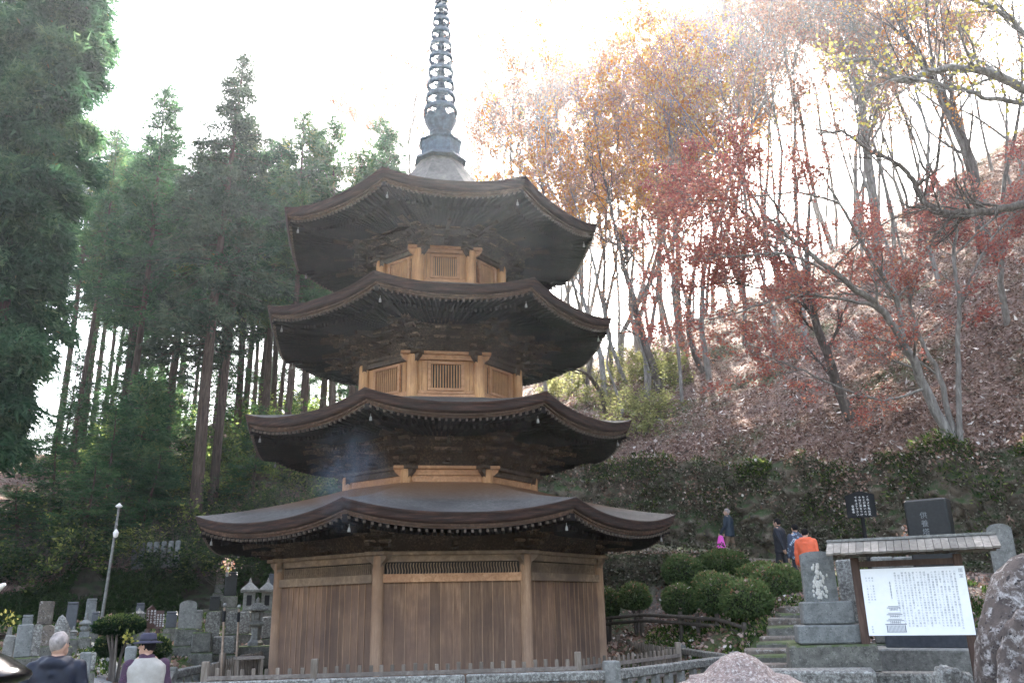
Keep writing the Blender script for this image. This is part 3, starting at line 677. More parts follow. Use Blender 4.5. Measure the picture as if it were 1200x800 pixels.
def conifer(name, label, group, seed, H, crown0, rad, mat, trunk_r, nbr, per, L=.34, Wd=.085, droop=.25, bark='cedarbark', lean=.0, taper=.8, clump=.55, cat='tree'):
    """tapered trunk with bare lower part and whorled branches carrying drooping sprays; built at the origin"""
    rng = np.random.default_rng(seed); root = thing(name, label, cat, (0, 0, 0), group)
    tp = []; tr = []
    for k in range(15):
        u = k / 14; tp.append((lean * u * H + .12 * math.sin(u * 5 + seed), .12 * math.sin(u * 4 + seed * 2), H * u)); tr.append(max(.02, trunk_r * .72 * (1 - u) ** .75 * (1.25 if k == 0 else 1)))
    mb = MB(); mb.tube(tp, tr, 12); TP = np.array(tp)
    P = []; D = []; Vv = []
    def axis(z): u = np.clip(z / H, 0, 1) * 14; i = min(int(u), 13); return TP[i] * (1 - (u - i)) + TP[i+1] * (u - i)
    for b in range(nbr):
        u = (b + rng.uniform(0, 1)) / nbr; z = H * (crown0 + (1 - crown0) * u ** .9)
        prof = (1 - u) ** taper * (.55 + .45 * min(1, u * 5)); Lb = rad * prof * rng.uniform(.55, 1.2) + .25
        a = rng.uniform(0, 2 * math.pi); base = axis(z); pts = []
        el = rng.uniform(-.1, .45)
        for q in range(6):
            f = q / 5; r = Lb * f; pts.append(base + np.array([math.cos(a) * r, math.sin(a) * r, r * el - droop * r * f * 1.2 + .25 * r * max(0, f - .7)]))
        mb.tube(pts, [max(.012, .035 * Lb / 3 * (1 - f)) + .008 for f in np.linspace(0, 1, 6)], 4, False)
        pts = np.array(pts); nsp = max(3, int(per * Lb)); bv = rng.uniform(.1, .75)
        for s_ in range(nsp):
            f = rng.uniform(.12, 1) ** .8 * 5; i = min(int(f), 4); c = pts[i] * (1 - (f - i)) + pts[i+1] * (f - i)
            out = pts[min(i+1, 5)] - pts[i]; out /= np.linalg.norm(out) + 1e-6; side = np.array([-out[1], out[0], 0]) * rng.choice([-1, 1])
            c = c + side * rng.uniform(0, clump) * (Lb * .22 + .15) + rng.normal(0, .10, 3); c[2] -= rng.uniform(0, .22)
            nf = 9; dd = out * .7 + side * .4 + np.array([0, 0, -.35 + .5 * rng.uniform(0, 1)])
            P.append(c + rng.normal(0, .13, (nf, 3))); D.append(np.repeat(dd[None], nf, 0)); Vv.append(np.clip(bv + rng.normal(0, .13, nf), 0, .9) + (rng.random(nf) < .003) * .5)
    # bare dead stubs on the lower trunk
    for b in range(int(crown0 * 26)):
        z = rng.uniform(min(.12, crown0 * .5), crown0) * H; a = rng.uniform(0, 6.28); base = axis(z); Ls = rng.uniform(.3, 1.3)
        mb.tube([base, base + np.array([math.cos(a) * Ls, math.sin(a) * Ls, rng.uniform(-.3, .15)])], [.02, .006], 3, False)
    mb.build('trunk', M[bark], root)
    P = np.concatenate(P); D = np.concatenate(D); V, F = leaf_faces(P, D, L, Wd, rng, spread=.55)
    np_mesh('crown', V, F, mat, root, np.concatenate(Vv)); return root

def grow(rng, start, d, L, r, level, maxlev, out, up=.15, kids=(7, 5, 4), wig=.18, minr=.006, tipr=.35, flat=0.0, ang=(.5, .95), kidlen=(.45, .75)):
    """recursive bare branch; out collects (pts, radii, level)"""
    n = 7 if level == 0 else 5 if level == 1 else 4; p = np.array(start, float); d = np.array(d, float); d /= np.linalg.norm(d); pts = [p.copy()]; rr = [r]
    for k in range(n):
        d = d + rng.normal(0, wig, 3) * (1, 1, 1 - flat) + np.array([0, 0, up * (1 if level else .5)]); d /= np.linalg.norm(d)
        p = p + d * L / n; pts.append(p.copy()); rr.append(max(minr, r * (1 - (1 - tipr) * (k + 1) / n)))
    out.append((np.array(pts), rr, level))
    if level < maxlev:
        K = kids[min(level, len(kids) - 1)]
        for j in range(K):
            f = rng.uniform(.25 if level else .38, 1) * n; i = min(int(f), n - 1); c = pts[i] * (1 - (f - i)) + pts[i+1] * (f - i)
            dd = pts[i+1] - pts[i]; dd /= np.linalg.norm(dd); perp = np.cross(dd, rng.normal(0, 1, 3)); perp /= np.linalg.norm(perp) + 1e-6; perp[2] *= (1 - flat)
            a = rng.uniform(*ang); nd = dd * math.cos(a) + perp * math.sin(a)
            grow(rng, c, nd, L * rng.uniform(*kidlen) * (1 - .35 * f / n), rr[i] * rng.uniform(.4, .62), level + 1, maxlev, out, up, kids, wig, minr, tipr, flat, ang, kidlen)
def tree_from(out, name, label, cat, group, bark, leafmat, nleaf, L, Wd, rng, base=(0, 0, 0), lv=2, flatleaf=0, leaf_lo=0., jitter=.08, sides=(9, 6, 4, 3, 3), leafy=None, crown='crown', root=None):
    root = root or thing(name, label, cat, base, group); mb = MB()
    for pts, rr, level in out: mb.tube(pts, rr, sides[min(level, 4)], level == 0)
    mb.build('trunk', M[bark], root)
    if nleaf:
        tw = [(p, l) for p, r_, l in out if l >= lv]; P = np.empty((nleaf, 3)); ks = rng.integers(0, len(tw), nleaf); cl = rng.uniform(0, 1, len(tw)); V0 = np.empty(nleaf); D = np.empty((nleaf, 3))
        # leaves gather on a share of the twigs
        good = np.where(cl < (leafy or 1.0))[0]; ks = good[rng.integers(0, len(good), nleaf)]
        for j, k in enumerate(ks):
            p = tw[k][0]; f = rng.uniform(leaf_lo, 1) * (len(p) - 1); i = min(int(f), len(p) - 2); P[j] = p[i] * (1 - (f - i)) + p[i+1] * (f - i); D[j] = p[i+1] - p[i]; V0[j] = cl[k]
        P += rng.normal(0, jitter, (nleaf, 3)) * (1, 1, 1 - flatleaf * .6); D = unit(D)
        V0 = np.clip(.5 + (V0 / (leafy or 1) - .5) * .5 + rng.normal(0, .2, nleaf), 0, 1)
        V, F = leaf_faces(P, D * (1, 1, 1 - flatleaf), L, Wd, rng, True, .6 if not flatleaf else .45)
        np_mesh(crown, V, F, M[leafmat], root, V0)
    return root

# ---------------------------------------------- conifers on the left
GC = 'tall conifers of the wood left of the pagoda'
protoA = conifer('cedar_tree', 'x', GC, 11, 27, .47, 3.3, M['cedar'], .36, 120, 9)
protoB = conifer('cypress_tree', 'x', GC, 12, 25, .40, 2.9, M['cypress'], .30, 120, 10, L=.30, droop=.15)
protoC = conifer('cedar_tree', 'x', GC, 13, 29, .52, 3.0, M['cedar'], .38, 110, 9, droop=.35)
protoD = conifer('cypress_tree', 'x', GC, 14, 22, .55, 2.4, M['cypress'], .22, 80, 9, L=.30, droop=.1)
protoE = conifer('fir_tree', 'x', GC, 15, 27, .36, 3.6, M['bluecedar'], .42, 135, 10, droop=.3, taper=.95)
protoF = conifer('cypress_tree', 'x', GC, 16, 17, .12, 1.9, M['cypress'], .14, 70, 7, L=.28, droop=.1)
used = set()
def put_tree(proto, px, py, top=None, name=None, label=None, group=None, rz=None, s=None, smin=0, smax=45, H=None, pos=None):
    p = pos or hill_at(px, py, smin, smax)
    if top is not None:
        # scale so the tip reaches image row `top`
        d = ray(px, top); k = math.hypot(p.x - CAM.x, p.y - CAM.y) / math.hypot(d.x, d.y); s = (CAM.z + d.z * k - p.z) / H
    s = s or 1; p = p - Vector((0, 0, .25))
    if proto not in used: used.add(proto); o = proto; o.location = p; o.rotation_euler = (0, 0, rz or 0); o.scale = (max(.84, s ** .6),) * 2 + (s,)
    else: o = copy_tree(proto, p, rz or random.uniform(0, 6.28), (max(.84, s ** .6),) * 2 + (s,))
    o.rotation_euler = (random.gauss(0, .018), random.gauss(0, .018), o.rotation_euler[2])
    if label: o['label'] = label
    if group: o['group'] = group
    return o
HT = {protoF: 17, protoA: 27, protoB: 25, protoC: 29, protoD: 22, protoE: 27}
# (prototype, px at foot, py of foot, row of the tip, label)
for pr, px, py, top, sx, lab in (
    (protoE, 222, 640, 42, 1, 'very tall dull green conifer with a pointed spire top left of the pagoda'),
    (protoA, 252, 612, 120, 1, 'conifer with thick reddish trunk standing right beside the tallest spire topped one'),
    (protoB, 137, 600, 75, 1, 'tall thin topped conifer with gaps in its crown between big left cedar and spire'),
    (protoC, 132, 560, 150, 1, 'conifer with dark straight trunk right of the big leftmost cedar'),
    (protoB, 330, 575, 118, 1, 'bright green round topped conifer just left of the pagoda top roof'),
    (protoB, 355, 560, 135, 1, 'rounded green conifer between the spire topped one and the pagoda'),
    (protoB, 425, 520, 128, 1, 'green conifer crown rising just above the left corner of the top roof'),
    (protoD, 458, 520, 150, 1, 'conifer crown tucked against the top roof left of the spire'),
    (protoA, 300, 575, 150, 1, 'dark green conifer filling the gap right of the spire topped one'),
    (protoE, 185, 590, 165, 1, 'dull green conifer filling the gap left of the spire topped one'),
    (protoB, 405, 540, 160, 1, 'bright green conifer behind the left half of the top roof'),
    (protoD, 385, 560, 130, 1, 'green conifer partly hidden behind the left eaves of the top roof'),
    ):
    put_tree(pr, px, py, top, label=lab, H=HT[pr], smin=1, smax=26)
rnd = random.Random(5)
for k in range(58):
    px = 60 + 400 * (k + rnd.random()) / 58; py = rnd.uniform(470, 560); pr = [protoA, protoB, protoC, protoD, protoD][k % 5]
    top = rnd.uniform(150, 260) if px > 90 else 140
    if k % 3 == 1: pr = protoF; top = rnd.uniform(300, 440)
    put_tree(pr, px, py, top, label='slender conifer trunk in the backlit wood behind the nearer trees', H=HT[pr], smin=8, smax=38)
for o in list(bpy.data.objects):
    if o.get('label') == 'x': bpy.data.objects.remove(o)
for px, py, top, lab in ((18, 655, 560, 'low dark young conifer beside the big cedar trunk'), (48, 640, 500, 'young conifer under the hanging cedar boughs'), (92, 655, 530, 'young conifer left of the lamp post with ragged top'), (118, 630, 470, 'young conifer directly above the lamp post'), (165, 640, 520, 'short dark conifer right of the lamp post'), (190, 600, 440, 'feathery young conifer left of the spire topped conifer trunk'), (300, 600, 470, 'young conifer low against the left eaves of the lowest roof'), (75, 610, 450, 'taller young conifer between cedar trunk and lamp post')):
    put_tree(protoF, px, py, top, label=lab, H=17, smin=0, smax=14)
# the big drooping cedar at the left edge
def big_cedar():
    rng = np.random.default_rng(77); base = at(-52, 690, 27.5); base.z = 2.0
    t = conifer('cedar_tree', 'huge drooping cedar filling the left edge, its foliage hanging nearly to the ground', GC, 78, 34, .15, 2.15, M['cedar'], .42, 400, 46, L=.36, Wd=.085, droop=.55, taper=.42, clump=.9)
    t.location = base; return t
big_cedar()
c2 = conifer('cedar_tree', 'tall cedar trunk and crown half cut off by the left edge of the photo', GC, 79, 33, .3, 2.4, M['cedar'], .4, 200, 26, L=.36, Wd=.085, droop=.5, taper=.45, clump=.9); b_ = at(-150, 690, 31); b_.z = 2.2; c2.location = b_
t = conifer('young_cypress', 'young leafy cypress growing low in front of the dark straight trunk', GC, 80, 6.2, .08, 1.7, M['cypress'], .12, 80, 20, L=.26, Wd=.07, droop=.2, taper=.7, clump=.9)
t.location = hill_at(150, 620, 0, 12)

# ---------------------------------------------- undergrowth on the left slope
def bush(name, seed, Rr, Hh, mat, n, L, Wd, stems=9):
    rng = np.random.default_rng(seed); root = thing(name, 'x', 'bush', (0, 0, 0), 'undergrowth shrubs on the left slope'); out = []
    for k in range(stems):
        a = rng.uniform(0, 6.28); grow(rng, (rng.normal(0, .15), rng.normal(0, .15), -.1), (math.cos(a) * .7, math.sin(a) * .7, 1), Hh * rng.uniform(.7, 1.2), .018, 1, 3, out, .05, (5, 5, 4), .22, .004)
    mb = MB()
    for pts, rr, l in out: mb.tube(pts * (Rr / Hh * .9 if False else 1), rr, 3, False)
    mb.build('stems', M['twig'], root)
    tw = [p for p, r_, l in out if l >= 2]; ks = rng.integers(0, len(tw), n); P = np.array([tw[k][rng.integers(1, len(tw[k]))] for k in ks]) + rng.normal(0, .09, (n, 3)); D = rng.normal(0, 1, (n, 3)); D[:, 2] = np.abs(D[:, 2]) * .4
    cv = rng.uniform(.2, .8, len(tw)); V, F = leaf_faces(P, D, L, Wd, rng, True, .3); np_mesh('foliage', V, F, mat, root, np.clip(cv[ks] + rng.normal(0, .12, n), 0, 1)); return root
bu = [bush('shrub', 31, 1, 1.5, M['shrub'], 2200, .16, .08), bush('shrub', 32, 1, 2.3, M['shrub'], 1500, .18, .09), bush('shrub', 33, 1, 1.9, M['shrub'], 260, .14, .07, 12)]
rnd = random.Random(9)
for k in range(105):
    px = rnd.uniform(0, 470); py = rnd.uniform(505, 690) if k % 3 else rnd.uniform(620, 700)
    pr = bu[(0, 2, 2, 1, 2, 0, 2)[k % 7]]
    lab = ('leafy green shrub in the undergrowth of the left slope', 'taller pale leafed shrub in the undergrowth of the left slope', 'almost bare twiggy shrub in the undergrowth of the left slope')[bu.index(pr)]
    put_tree(pr, px, py, s=rnd.uniform(.5, 1.05), label=lab, smin=0, smax=30)

# ---------------------------------------------- broadleaf trees on the right
GR = 'nearly bare autumn trees on the right hillside'
def decid(seed, H, r0, leafmat, nleaf, bark='greybark', kids=(11, 6, 4, 3), L=.11, Wd=.085, up=.07, maxlev=4, leafy=.5, lean=(0, 0), name='autumn_tree', first=.9):
    rng = np.random.default_rng(seed); out = []
    grow(rng, (0, 0, 0), (lean[0], lean[1], 1), H, r0 * .75, 0, maxlev, out, up, kids, .17, .007, .12, 0, (.35, .8), (.36, .6))
    return tree_from(out, name, 'x', 'tree', GR, bark, leafmat, nleaf, L, Wd, rng, leafy=leafy, jitter=.12)
dz = [decid(41, 15, .17, 'pink', 4800), decid(42, 17, .20, 'orange', 7500, L=.17, Wd=.13, leafy=.6), decid(43, 14, .12, 'pink', 1500), decid(44, 18, .15, 'orange', 3000, 'darkbark'), decid(45, 12, .10, 'yellow', 1200), decid(46, 16, .14, 'pink', 7000, 'greybark', leafy=.45)]
LBL = ['slender grey autumn tree with sparse russet leaves on the right hillside', 'autumn tree with plentiful orange leaves on the right hillside', 'thin bare tree on the right hillside', 'dark stemmed tree with few orange leaves on the right hillside', 'small tree with a few yellow leaves on the right hillside', 'tall russet leaved tree on the right hillside']
def put_d(i, px, py, top, label=None, smin=3, smax=40, **k):
    Hs = {0: 15, 1: 17, 2: 14, 3: 18, 4: 12, 5: 16}[i] * .93
    return put_tree(dz[i], px, py, top, label=label or LBL[i], H=Hs, smin=smin, smax=smax, **k)
put_d(1, 748, 425, 110, 'orange and yellow leaved tree with forked dark trunk right of the top roof')
put_d(1, 712, 475, 105, 'fuller orange tree standing nearer, right beside the top roof tip', smin=5, smax=20)
put_d(1, 762, 470, 125, 'fuller orange tree nearer the slope foot, right of the dark curved trunk', smin=2, smax=18)
put_d(1, 690, 430, 135, 'orange leaved tree immediately right of the top roof corner')
put_d(1, 722, 440, 95, 'bright orange tree in the glare left of the forked dark trunk')
put_d(1, 800, 400, 120, 'thinner orange tree between the forked dark trunk and the maples')
put_d(5, 600, 420, 95, 'grey blue twiggy tree rising behind the spire base at right')
put_d(2, 548, 420, 120, 'bare pale twiggy tree directly behind the spire')
put_d(5, 478, 430, 125, 'pale bare tree behind the left side of the top roof')
put_d(0, 500, 430, 105, 'grey twiggy tree just left of the spire base')
ys = bush('shrub', 35, 1, 1.6, M['yshrub'], 1300, .15, .08)
ORDN = ['first', 'second', 'third', 'fourth', 'fifth', 'sixth', 'seventh', 'eighth', 'ninth', 'tenth', 'eleventh', 'twelfth', 'thirteenth', 'fourteenth']
rnd = random.Random(12)
for k, px in enumerate(sorted(rnd.uniform(650, 830) for _ in range(14))):
    o = put_tree(ys, px, 530 - (px - 650) * .25 + rnd.uniform(-70, 10), s=rnd.uniform(.6, 1.1), smin=0, smax=18, group='yellow green shrubs on the slope right of the second roof'); o['label'] = 'yellow green shrub on the slope right of the pagoda, %s from left' % ORDN[k]
rnd = random.Random(17)
sg = bush('shrub', 36, 1, 2.6, M['ygreen'], 2600, .15, .08)
for k, px in enumerate(sorted(rnd.uniform(120, 400) for _ in range(14))):
    o = put_tree(sg, px, rnd.uniform(520, 600), s=rnd.uniform(.8, 1.5), smin=2, smax=26, group='sunlit saplings under the left conifers'); o['label'] = 'sunlit yellow green sapling under the left conifers, %s from left' % ORDN[k]
rnd = random.Random(21)
for k in range(78):
    u = (k + rnd.random()) / 78; px = 560 + 640 * u
    lo = 400 - (px - 700) * .42 if px > 700 else 420; py = rnd.uniform(lo - 50, lo + 60)
    top = rnd.uniform(60, 200) - (px - 600) * .28
    i = (0, 2, 3, 5, 2, 0, 4, 3, 2, 1, 2, 5)[k % 12]
    if px > 900 and i == 1: i = 2
    put_d(i, px, py, top, smin=9, smax=36)
for i, px, py, top in ((2, 800, 470, 180), (0, 830, 440, 60), (2, 760, 470, 250), (3, 870, 400, 40), (0, 940, 400, 20), (2, 905, 420, 90), (2, 1100, 330, -60), (3, 1165, 300, -90), (2, 1050, 350, 10), (0, 1180, 380, 60), (2, 690, 460, 270), (2, 730, 500, 330)):
    put_d(i, px, py, top, smin=2, smax=30)
for o in list(bpy.data.objects):
    if o.get('label') == 'x':
        for c in list(o.children): bpy.data.objects.remove(c)
        bpy.data.objects.remove(o)

def limb_tree(name, label, limbs, seed, bark, leafmat, nleaf, L, Wd, kids=6, sub=(5, 4), maxlev=3, group=None, leafy=.6, flat=.6, sublen=1.6, up=.03, lv=1, flatleaf=.6, cat='tree', jitter=.12, minr=.004):
    """hand laid main limbs (lists of world points with start/end radius) that sprout finer branches"""
    rng = np.random.default_rng(seed); out = []
    base = Vector(limbs[0][0][0])
    for pts, r0, r1, K in limbs:
        P = [np.array(p) for p in pts]; Q = []; m = len(P)
        for k in range(m - 1):      # Catmull-Rom smoothing of the hand laid points
            a, b, c, d = P[max(k-1, 0)], P[k], P[k+1], P[min(k+2, m-1)]
            for f in np.linspace(0, 1, 5, endpoint=False): Q.append(.5 * ((2*b) + (-a+c)*f + (2*a-5*b+4*c-d)*f*f + (-a+3*b-3*c+d)*f**3))
        Q.append(P[-1]); Q = np.array(Q); Q[1:-1] += rng.normal(0, .02, Q[1:-1].shape); rr = list(np.linspace(1, 0, len(Q)) ** .8 * (r0 - r1) + r1); out.append((Q, rr, 0))
        for j in range(K):
            i = int(rng.uniform(.25, .98) * (len(Q) - 1)); dd = Q[i+1] - Q[i]; dd /= np.linalg.norm(dd); perp = np.cross(dd, rng.normal(0, 1, 3)); perp /= np.linalg.norm(perp); perp[2] *= 1 - flat
            a = rng.uniform(.5, 1.1); grow(rng, Q[i], dd * math.cos(a) + perp * math.sin(a), sublen * rng.uniform(.6, 1.3), max(minr * 1.5, rr[i] * rng.uniform(.3, .5)), 1, maxlev, out, up, (0,) + sub, .15, minr, .3, flat * .7, (.4, .9), (.45, .7))
    return tree_from(out, name, label, cat, group, bark, leafmat, nleaf, L, Wd, rng, base=base, lv=lv, flatleaf=flatleaf, leafy=leafy, jitter=jitter)
A = at
b0 = hill_at(1112, 520, 0, 4); bd = b0.y + 20
maple = limb_tree('maple_tree', 'red leaved maple leaning left from the top of the mossy wall', [
    ([b0, A(1085, 455, bd), A(1058, 400, bd - .3), A(1030, 360, bd - .6), A(985, 325, bd - 1), A(930, 280, bd - 1.4), A(900, 255, bd - 1.6)], .15, .03, 16),
    ([A(1058, 400, bd - .3), A(1050, 350, bd - .6), A(1020, 300, bd - 1), A(985, 240, bd - 1.5), A(960, 200, bd - 1.8)], .09, .02, 12),
    ([A(1030, 360, bd - .6), A(985, 350, bd - 1), A(930, 345, bd - 1.5), A(870, 365, bd - 2), A(815, 375, bd - 2.2)], .05, .012, 16),
    ([A(985, 325, bd - 1), A(930, 300, bd - 1.5), A(870, 300, bd - 2), A(800, 305, bd - 2.3)], .05, .012, 18),
    ([A(985, 240, bd - 1.5), A(930, 225, bd - 1.7), A(870, 235, bd - 2), A(810, 260, bd - 2.2)], .04, .01, 18),
    ([b0 + Vector((.15, 0, 0)), A(1100, 440, bd + .2), A(1075, 390, bd + .3), A(1062, 330, bd + .2), A(1050, 260, bd)], .09, .02, 10),
    ([A(1035, 470, bd), A(985, 455, bd - .6), A(930, 430, bd - 1.2), A(880, 410, bd - 1.6)], .035, .01, 14),
    ([A(1085, 455, bd), A(1035, 470, bd)], .04, .035, 2),
    ], 51, 'greybark', 'maple', 17000, .08, .065, sub=(5, 5), group=None, leafy=.42, flat=.75, sublen=1.5)
b1 = hill_at(1135, 515, 0, 5); b1d = b1.y + 20
limb_tree('maple_tree', 'slim upright maple with grey trunk right beside the leaning red maple', [
    ([b1, A(1122, 430, b1d), A(1124, 360, b1d - .2), A(1118, 300, b1d - .3), A(1122, 240, b1d - .5), A(1118, 180, b1d - .8)], .085, .02, 14),
    ([A(1124, 360, b1d - .2), A(1150, 300, b1d - .6), A(1185, 250, b1d - .9), A(1215, 200, b1d - 1.2)], .04, .012, 14),
    ([A(1118, 300, b1d - .3), A(1160, 260, b1d - .8), A(1200, 245, b1d - 1.1), A(1240, 235, b1d - 1.3)], .03, .01, 12),
    ], 52, 'greybark', 'maple', 8000, .085, .07, leafy=.4, flat=.7, sublen=1.4)
b2 = hill_at(1000, 488, 0, 8); b2d = b2.y + 20
limb_tree('maple_tree', 'old red maple with thick crooked trunk in the middle of the right slope', [
    ([b2, A(982, 455, b2d), A(965, 400, b2d - .3), A(950, 350, b2d - .5), A(945, 290, b2d - .6), A(950, 230, b2d - .8)], .19, .04, 14),
    ([A(965, 400, b2d - .3), A(930, 330, b2d - .8), A(890, 270, b2d - 1.2), A(850, 235, b2d - 1.6), A(810, 240, b2d - 2)], .07, .015, 18),
    ([A(950, 350, b2d - .5), A(900, 340, b2d - 1.2), A(850, 330, b2d - 1.6), A(800, 340, b2d - 2)], .05, .012, 18),
    ([A(945, 290, b2d - .6), A(900, 230, b2d - 1), A(860, 205, b2d - 1.5), A(825, 215, b2d - 1.7)], .05, .012, 18),
    ([A(950, 350, b2d - .5), A(990, 300, b2d - .6), A(1040, 260, b2d - .6), A(1090, 235, b2d - .6)], .05, .012, 12),
    ], 53, 'darkbark', 'maple', 19000, .09, .075, leafy=.42, flat=.7, sublen=1.9, sub=(5, 5))
# bare trees of the slope with hand laid trunks
def leaner(label, foot, way, r0, seed, leafmat='pink', nleaf=500, bark='greybark', K=26, smin=0, smax=30, sublen=2.2, **kw):
    b = hill_at(*foot, smin, smax); d = b.y + 20
    return limb_tree('autumn_tree', label, [([b] + [A(x, y, d + dd) for x, y, dd in way], r0, .02, K)], seed, bark, leafmat, nleaf, .12, .10, flat=.1, up=.12, sublen=sublen, flatleaf=0, group=GR, **kw)
leaner('tall pale trunk leaning left across the sky above the maples', (1030, 330), [(1022, 230, 0), (1012, 140, 0), (998, 70, 0), (984, 0, 0), (972, -60, 0)], .26, 61, K=16, nleaf=900)
leaner('dark slanting trunk near the top right corner', (1150, 300), [(1140, 200, 0), (1112, 125, 0), (1080, 70, 0), (1050, 20, 0), (1025, -40, 0)], .2, 62, 'orange', 1200, 'darkbark')
leaner('dark curved trunk leaning left over the slope behind the right eaves', (773, 460), [(758, 410, 0), (742, 350, 0), (728, 300, 0), (715, 240, 0), (700, 170, 0)], .2, 63, 'pink', 900, 'darkbark')
leaner('short dark snag leaning over the wall right of the second roof', (712, 487), [(706, 466, -.5), (696, 447, -1), (683, 436, -1.6), (672, 432, -2)], .13, 64, nleaf=0, bark='darkbark', K=8, sublen=1.0)
leaner('thin forked trunk leaning left behind the short dark snag', (735, 450), [(715, 400, 0), (705, 350, 0), (690, 290, 0), (668, 220, 0)], .11, 65, nleaf=300)
leaner('crooked trunk rising from the slope left of the red maples', (828, 438), [(812, 410, 0), (806, 370, 0), (812, 330, 0), (822, 270, 0), (820, 190, 0)], .15, 66, 'pink', 700, 'darkbark')
# a tree outside the frame at right reaching in with long bare limbs
q0 = hill_at(1330, 420, 0, 12); qd = 17
limb_tree('leaning_tree', 'long bare grey limbs reaching in from the right edge with yellow leaves at the top', [
    ([q0, A(1330, 300, qd + 1), A(1290, 180, qd), A(1240, 118, qd), A(1200, 103, qd), A(1165, 88, qd), A(1125, 80, qd), A(1090, 84, qd), A(1060, 95, qd), A(1040, 85, qd), A(1018, 70, qd), A(992, 74, qd)], .16, .025, 22),
    ([A(1290, 180, qd), A(1240, 135, qd - .3), A(1200, 121, qd - .4), A(1160, 115, qd - .5), A(1120, 103, qd - .6), A(1070, 92, qd - .6), A(1035, 97, qd - .6), A(1005, 112, qd - .6)], .08, .012, 18),
    ([A(1240, 118, qd), A(1215, 60, qd), A(1180, 20, qd), A(1140, 0, qd), A(1090, -10, qd)], .09, .02, 22),
    ], 71, 'greybark', 'yellow', 900, .11, .09, leafy=.3, flat=.3, sublen=1.3, sub=(4, 4))
h0 = hill_at(1260, 330, 0, 14); hd = 18.5
limb_tree('fallen_branch', 'thick dark dead bough hanging level above the slope at the right edge', [
    ([h0, A(1235, 238, hd), A(1200, 240, hd), A(1160, 247, hd), A(1110, 250, hd), A(1085, 240, hd), A(1072, 215, hd), A(1055, 195, hd), A(1020, 175, hd), A(985, 155, hd), A(955, 160, hd)], .13, .012, 40),
    ], 72, 'darkbark', 'pink', 60, .1, .08, leafy=.3, flat=.3, sublen=1.1, sub=(6, 5), cat='branch')

# ---------------------------------------------- leaf litter, moss, ferns
rng = np.random.default_rng(3)
def scatter_hill(name, n, i0, i1, s0, s1, mat, L, Wd, kind_label, val=None, lift=.03, tilt=.6, pw=1.0, cond=None):
    ii = rng.uniform(i0, i1, n); ss = s0 + (s1 - s0) * rng.uniform(0, 1, n) ** pw; P = np.array([hill_pt(a, b) for a, b in zip(ii, ss)])
    if cond is not None: P = P[cond(P)]
    n = len(P); P[:, 2] += lift; D = rng.normal(0, 1, (n, 3)); D[:, 2] *= tilt
    k = n; d = unit(D); u = unit(np.cross(d, np.array([0, 0, 1]) + rng.normal(0, tilt * .7, (k, 3)))); Ls = L * rng.uniform(.6, 1.4, (k, 1)); Ws = Wd * rng.uniform(.6, 1.4, (k, 1)); cup = np.array([0, 0, 1.0]) * Ls * rng.uniform(0, .35, (k, 1))
    V = np.stack([P - d * Ls / 2 + cup, P + u * Ws / 2, P + d * Ls / 2 + cup * .5, P - u * Ws / 2], 1).reshape(-1, 3)
    o = np_mesh(name, V, np.arange(4 * k).reshape(k, 4), mat, None, rng.uniform(0, 1, k) if val is None else val(P)); tag(o, kind_label, kind='stuff'); return o
scatter_hill('curled_leaves', 700, 30, 125, 0, 7, M['fallen'], .26, .12, 'large pale curled magnolia leaves lying above the retaining wall', pw=1.6, val=lambda P: rng.uniform(.93, 1, len(P)))
scatter_hill('fallen_leaves', 210000, 30, 132, 0, 26, M['fallen'], .095, .065, 'brown and pale fallen leaves covering the hillside', pw=1.3)
scatter_hill('fallen_leaves', 30000, 132, 200, 0, 25, M['fallen'], .13, .09, 'brown fallen leaves on the wooded left slope', pw=1.3, val=lambda P: rng.uniform(0, .85, len(P)))
def wall_scatter(name, n, i0, i1, mat, L, Wd, label, u0=0., u1=1., pw=1, vlo=0, vhi=1, cl=1.0, thr=-9):
    ii = rng.uniform(i0, i1, n); uu = u0 + (u1 - u0) * rng.uniform(0, 1, n) ** pw; P = []; D = []
    for i, u in zip(ii, uu):
        a = int(i); f = i - a; p = RC[a] * (1-f) + RC[a+1] * f; nn = RN[a] * (1-f) + RN[a+1] * f; T = hill_pt(i, 0); x = p[0] + nn[0] * .8 * u; y = p[1] + nn[1] * .8 * u; z = p[2] + (T.z - p[2]) * u
        if fbm((x * cl, y * cl, z * cl + 4), 3) < thr: continue
        o = rng.uniform(.0, .38); P.append((x - nn[0] * o, y - nn[1] * o, z)); D.append((-nn[0], -nn[1], .3))
    P = np.array(P); V, F = leaf_faces(P, np.array(D), L, Wd, rng, True, .8)
    o = np_mesh(name, V, F, mat, None, rng.uniform(vlo, vhi, len(P))); tag(o, label, kind='stuff'); return o
wall_scatter('wall_creepers', 24000, 84, 132, M['ivy'], .11, .06, 'dry ivy and creepers hanging over the retaining wall behind the pagoda', cl=.8, thr=-.15)
wall_scatter('wall_creepers', 22000, 30, 84, M['ivy'], .09, .05, 'thin creepers on the retaining wall at the right', cl=1.3, thr=-.12)
wall_scatter('fallen_leaves', 9000, 30, 132, M['fallen'], .11, .08, 'brown leaves caught on the upper part of the retaining wall', .35, 1.04, .6, cl=.6, thr=-.1)
wall_scatter('wall_ferns', 26000, 30, 132, M['grass'], .16, .035, 'green moss and ferns growing on the retaining wall', .0, 1.04, .6, cl=1.1, thr=.0)
wall_scatter('wall_ferns', 16000, 30, 118, M['grass'], .18, .035, 'bright grass tufts along the top of the retaining wall', .78, 1.06, cl=.5, thr=.08, vlo=.1)
wall_scatter('bank_plants', 60000, 132, 205, M['grass'], .16, .05, 'dark ferns and weeds covering the bank behind the graves', 0, 1.1, cl=.6, thr=-.4, vhi=.45)

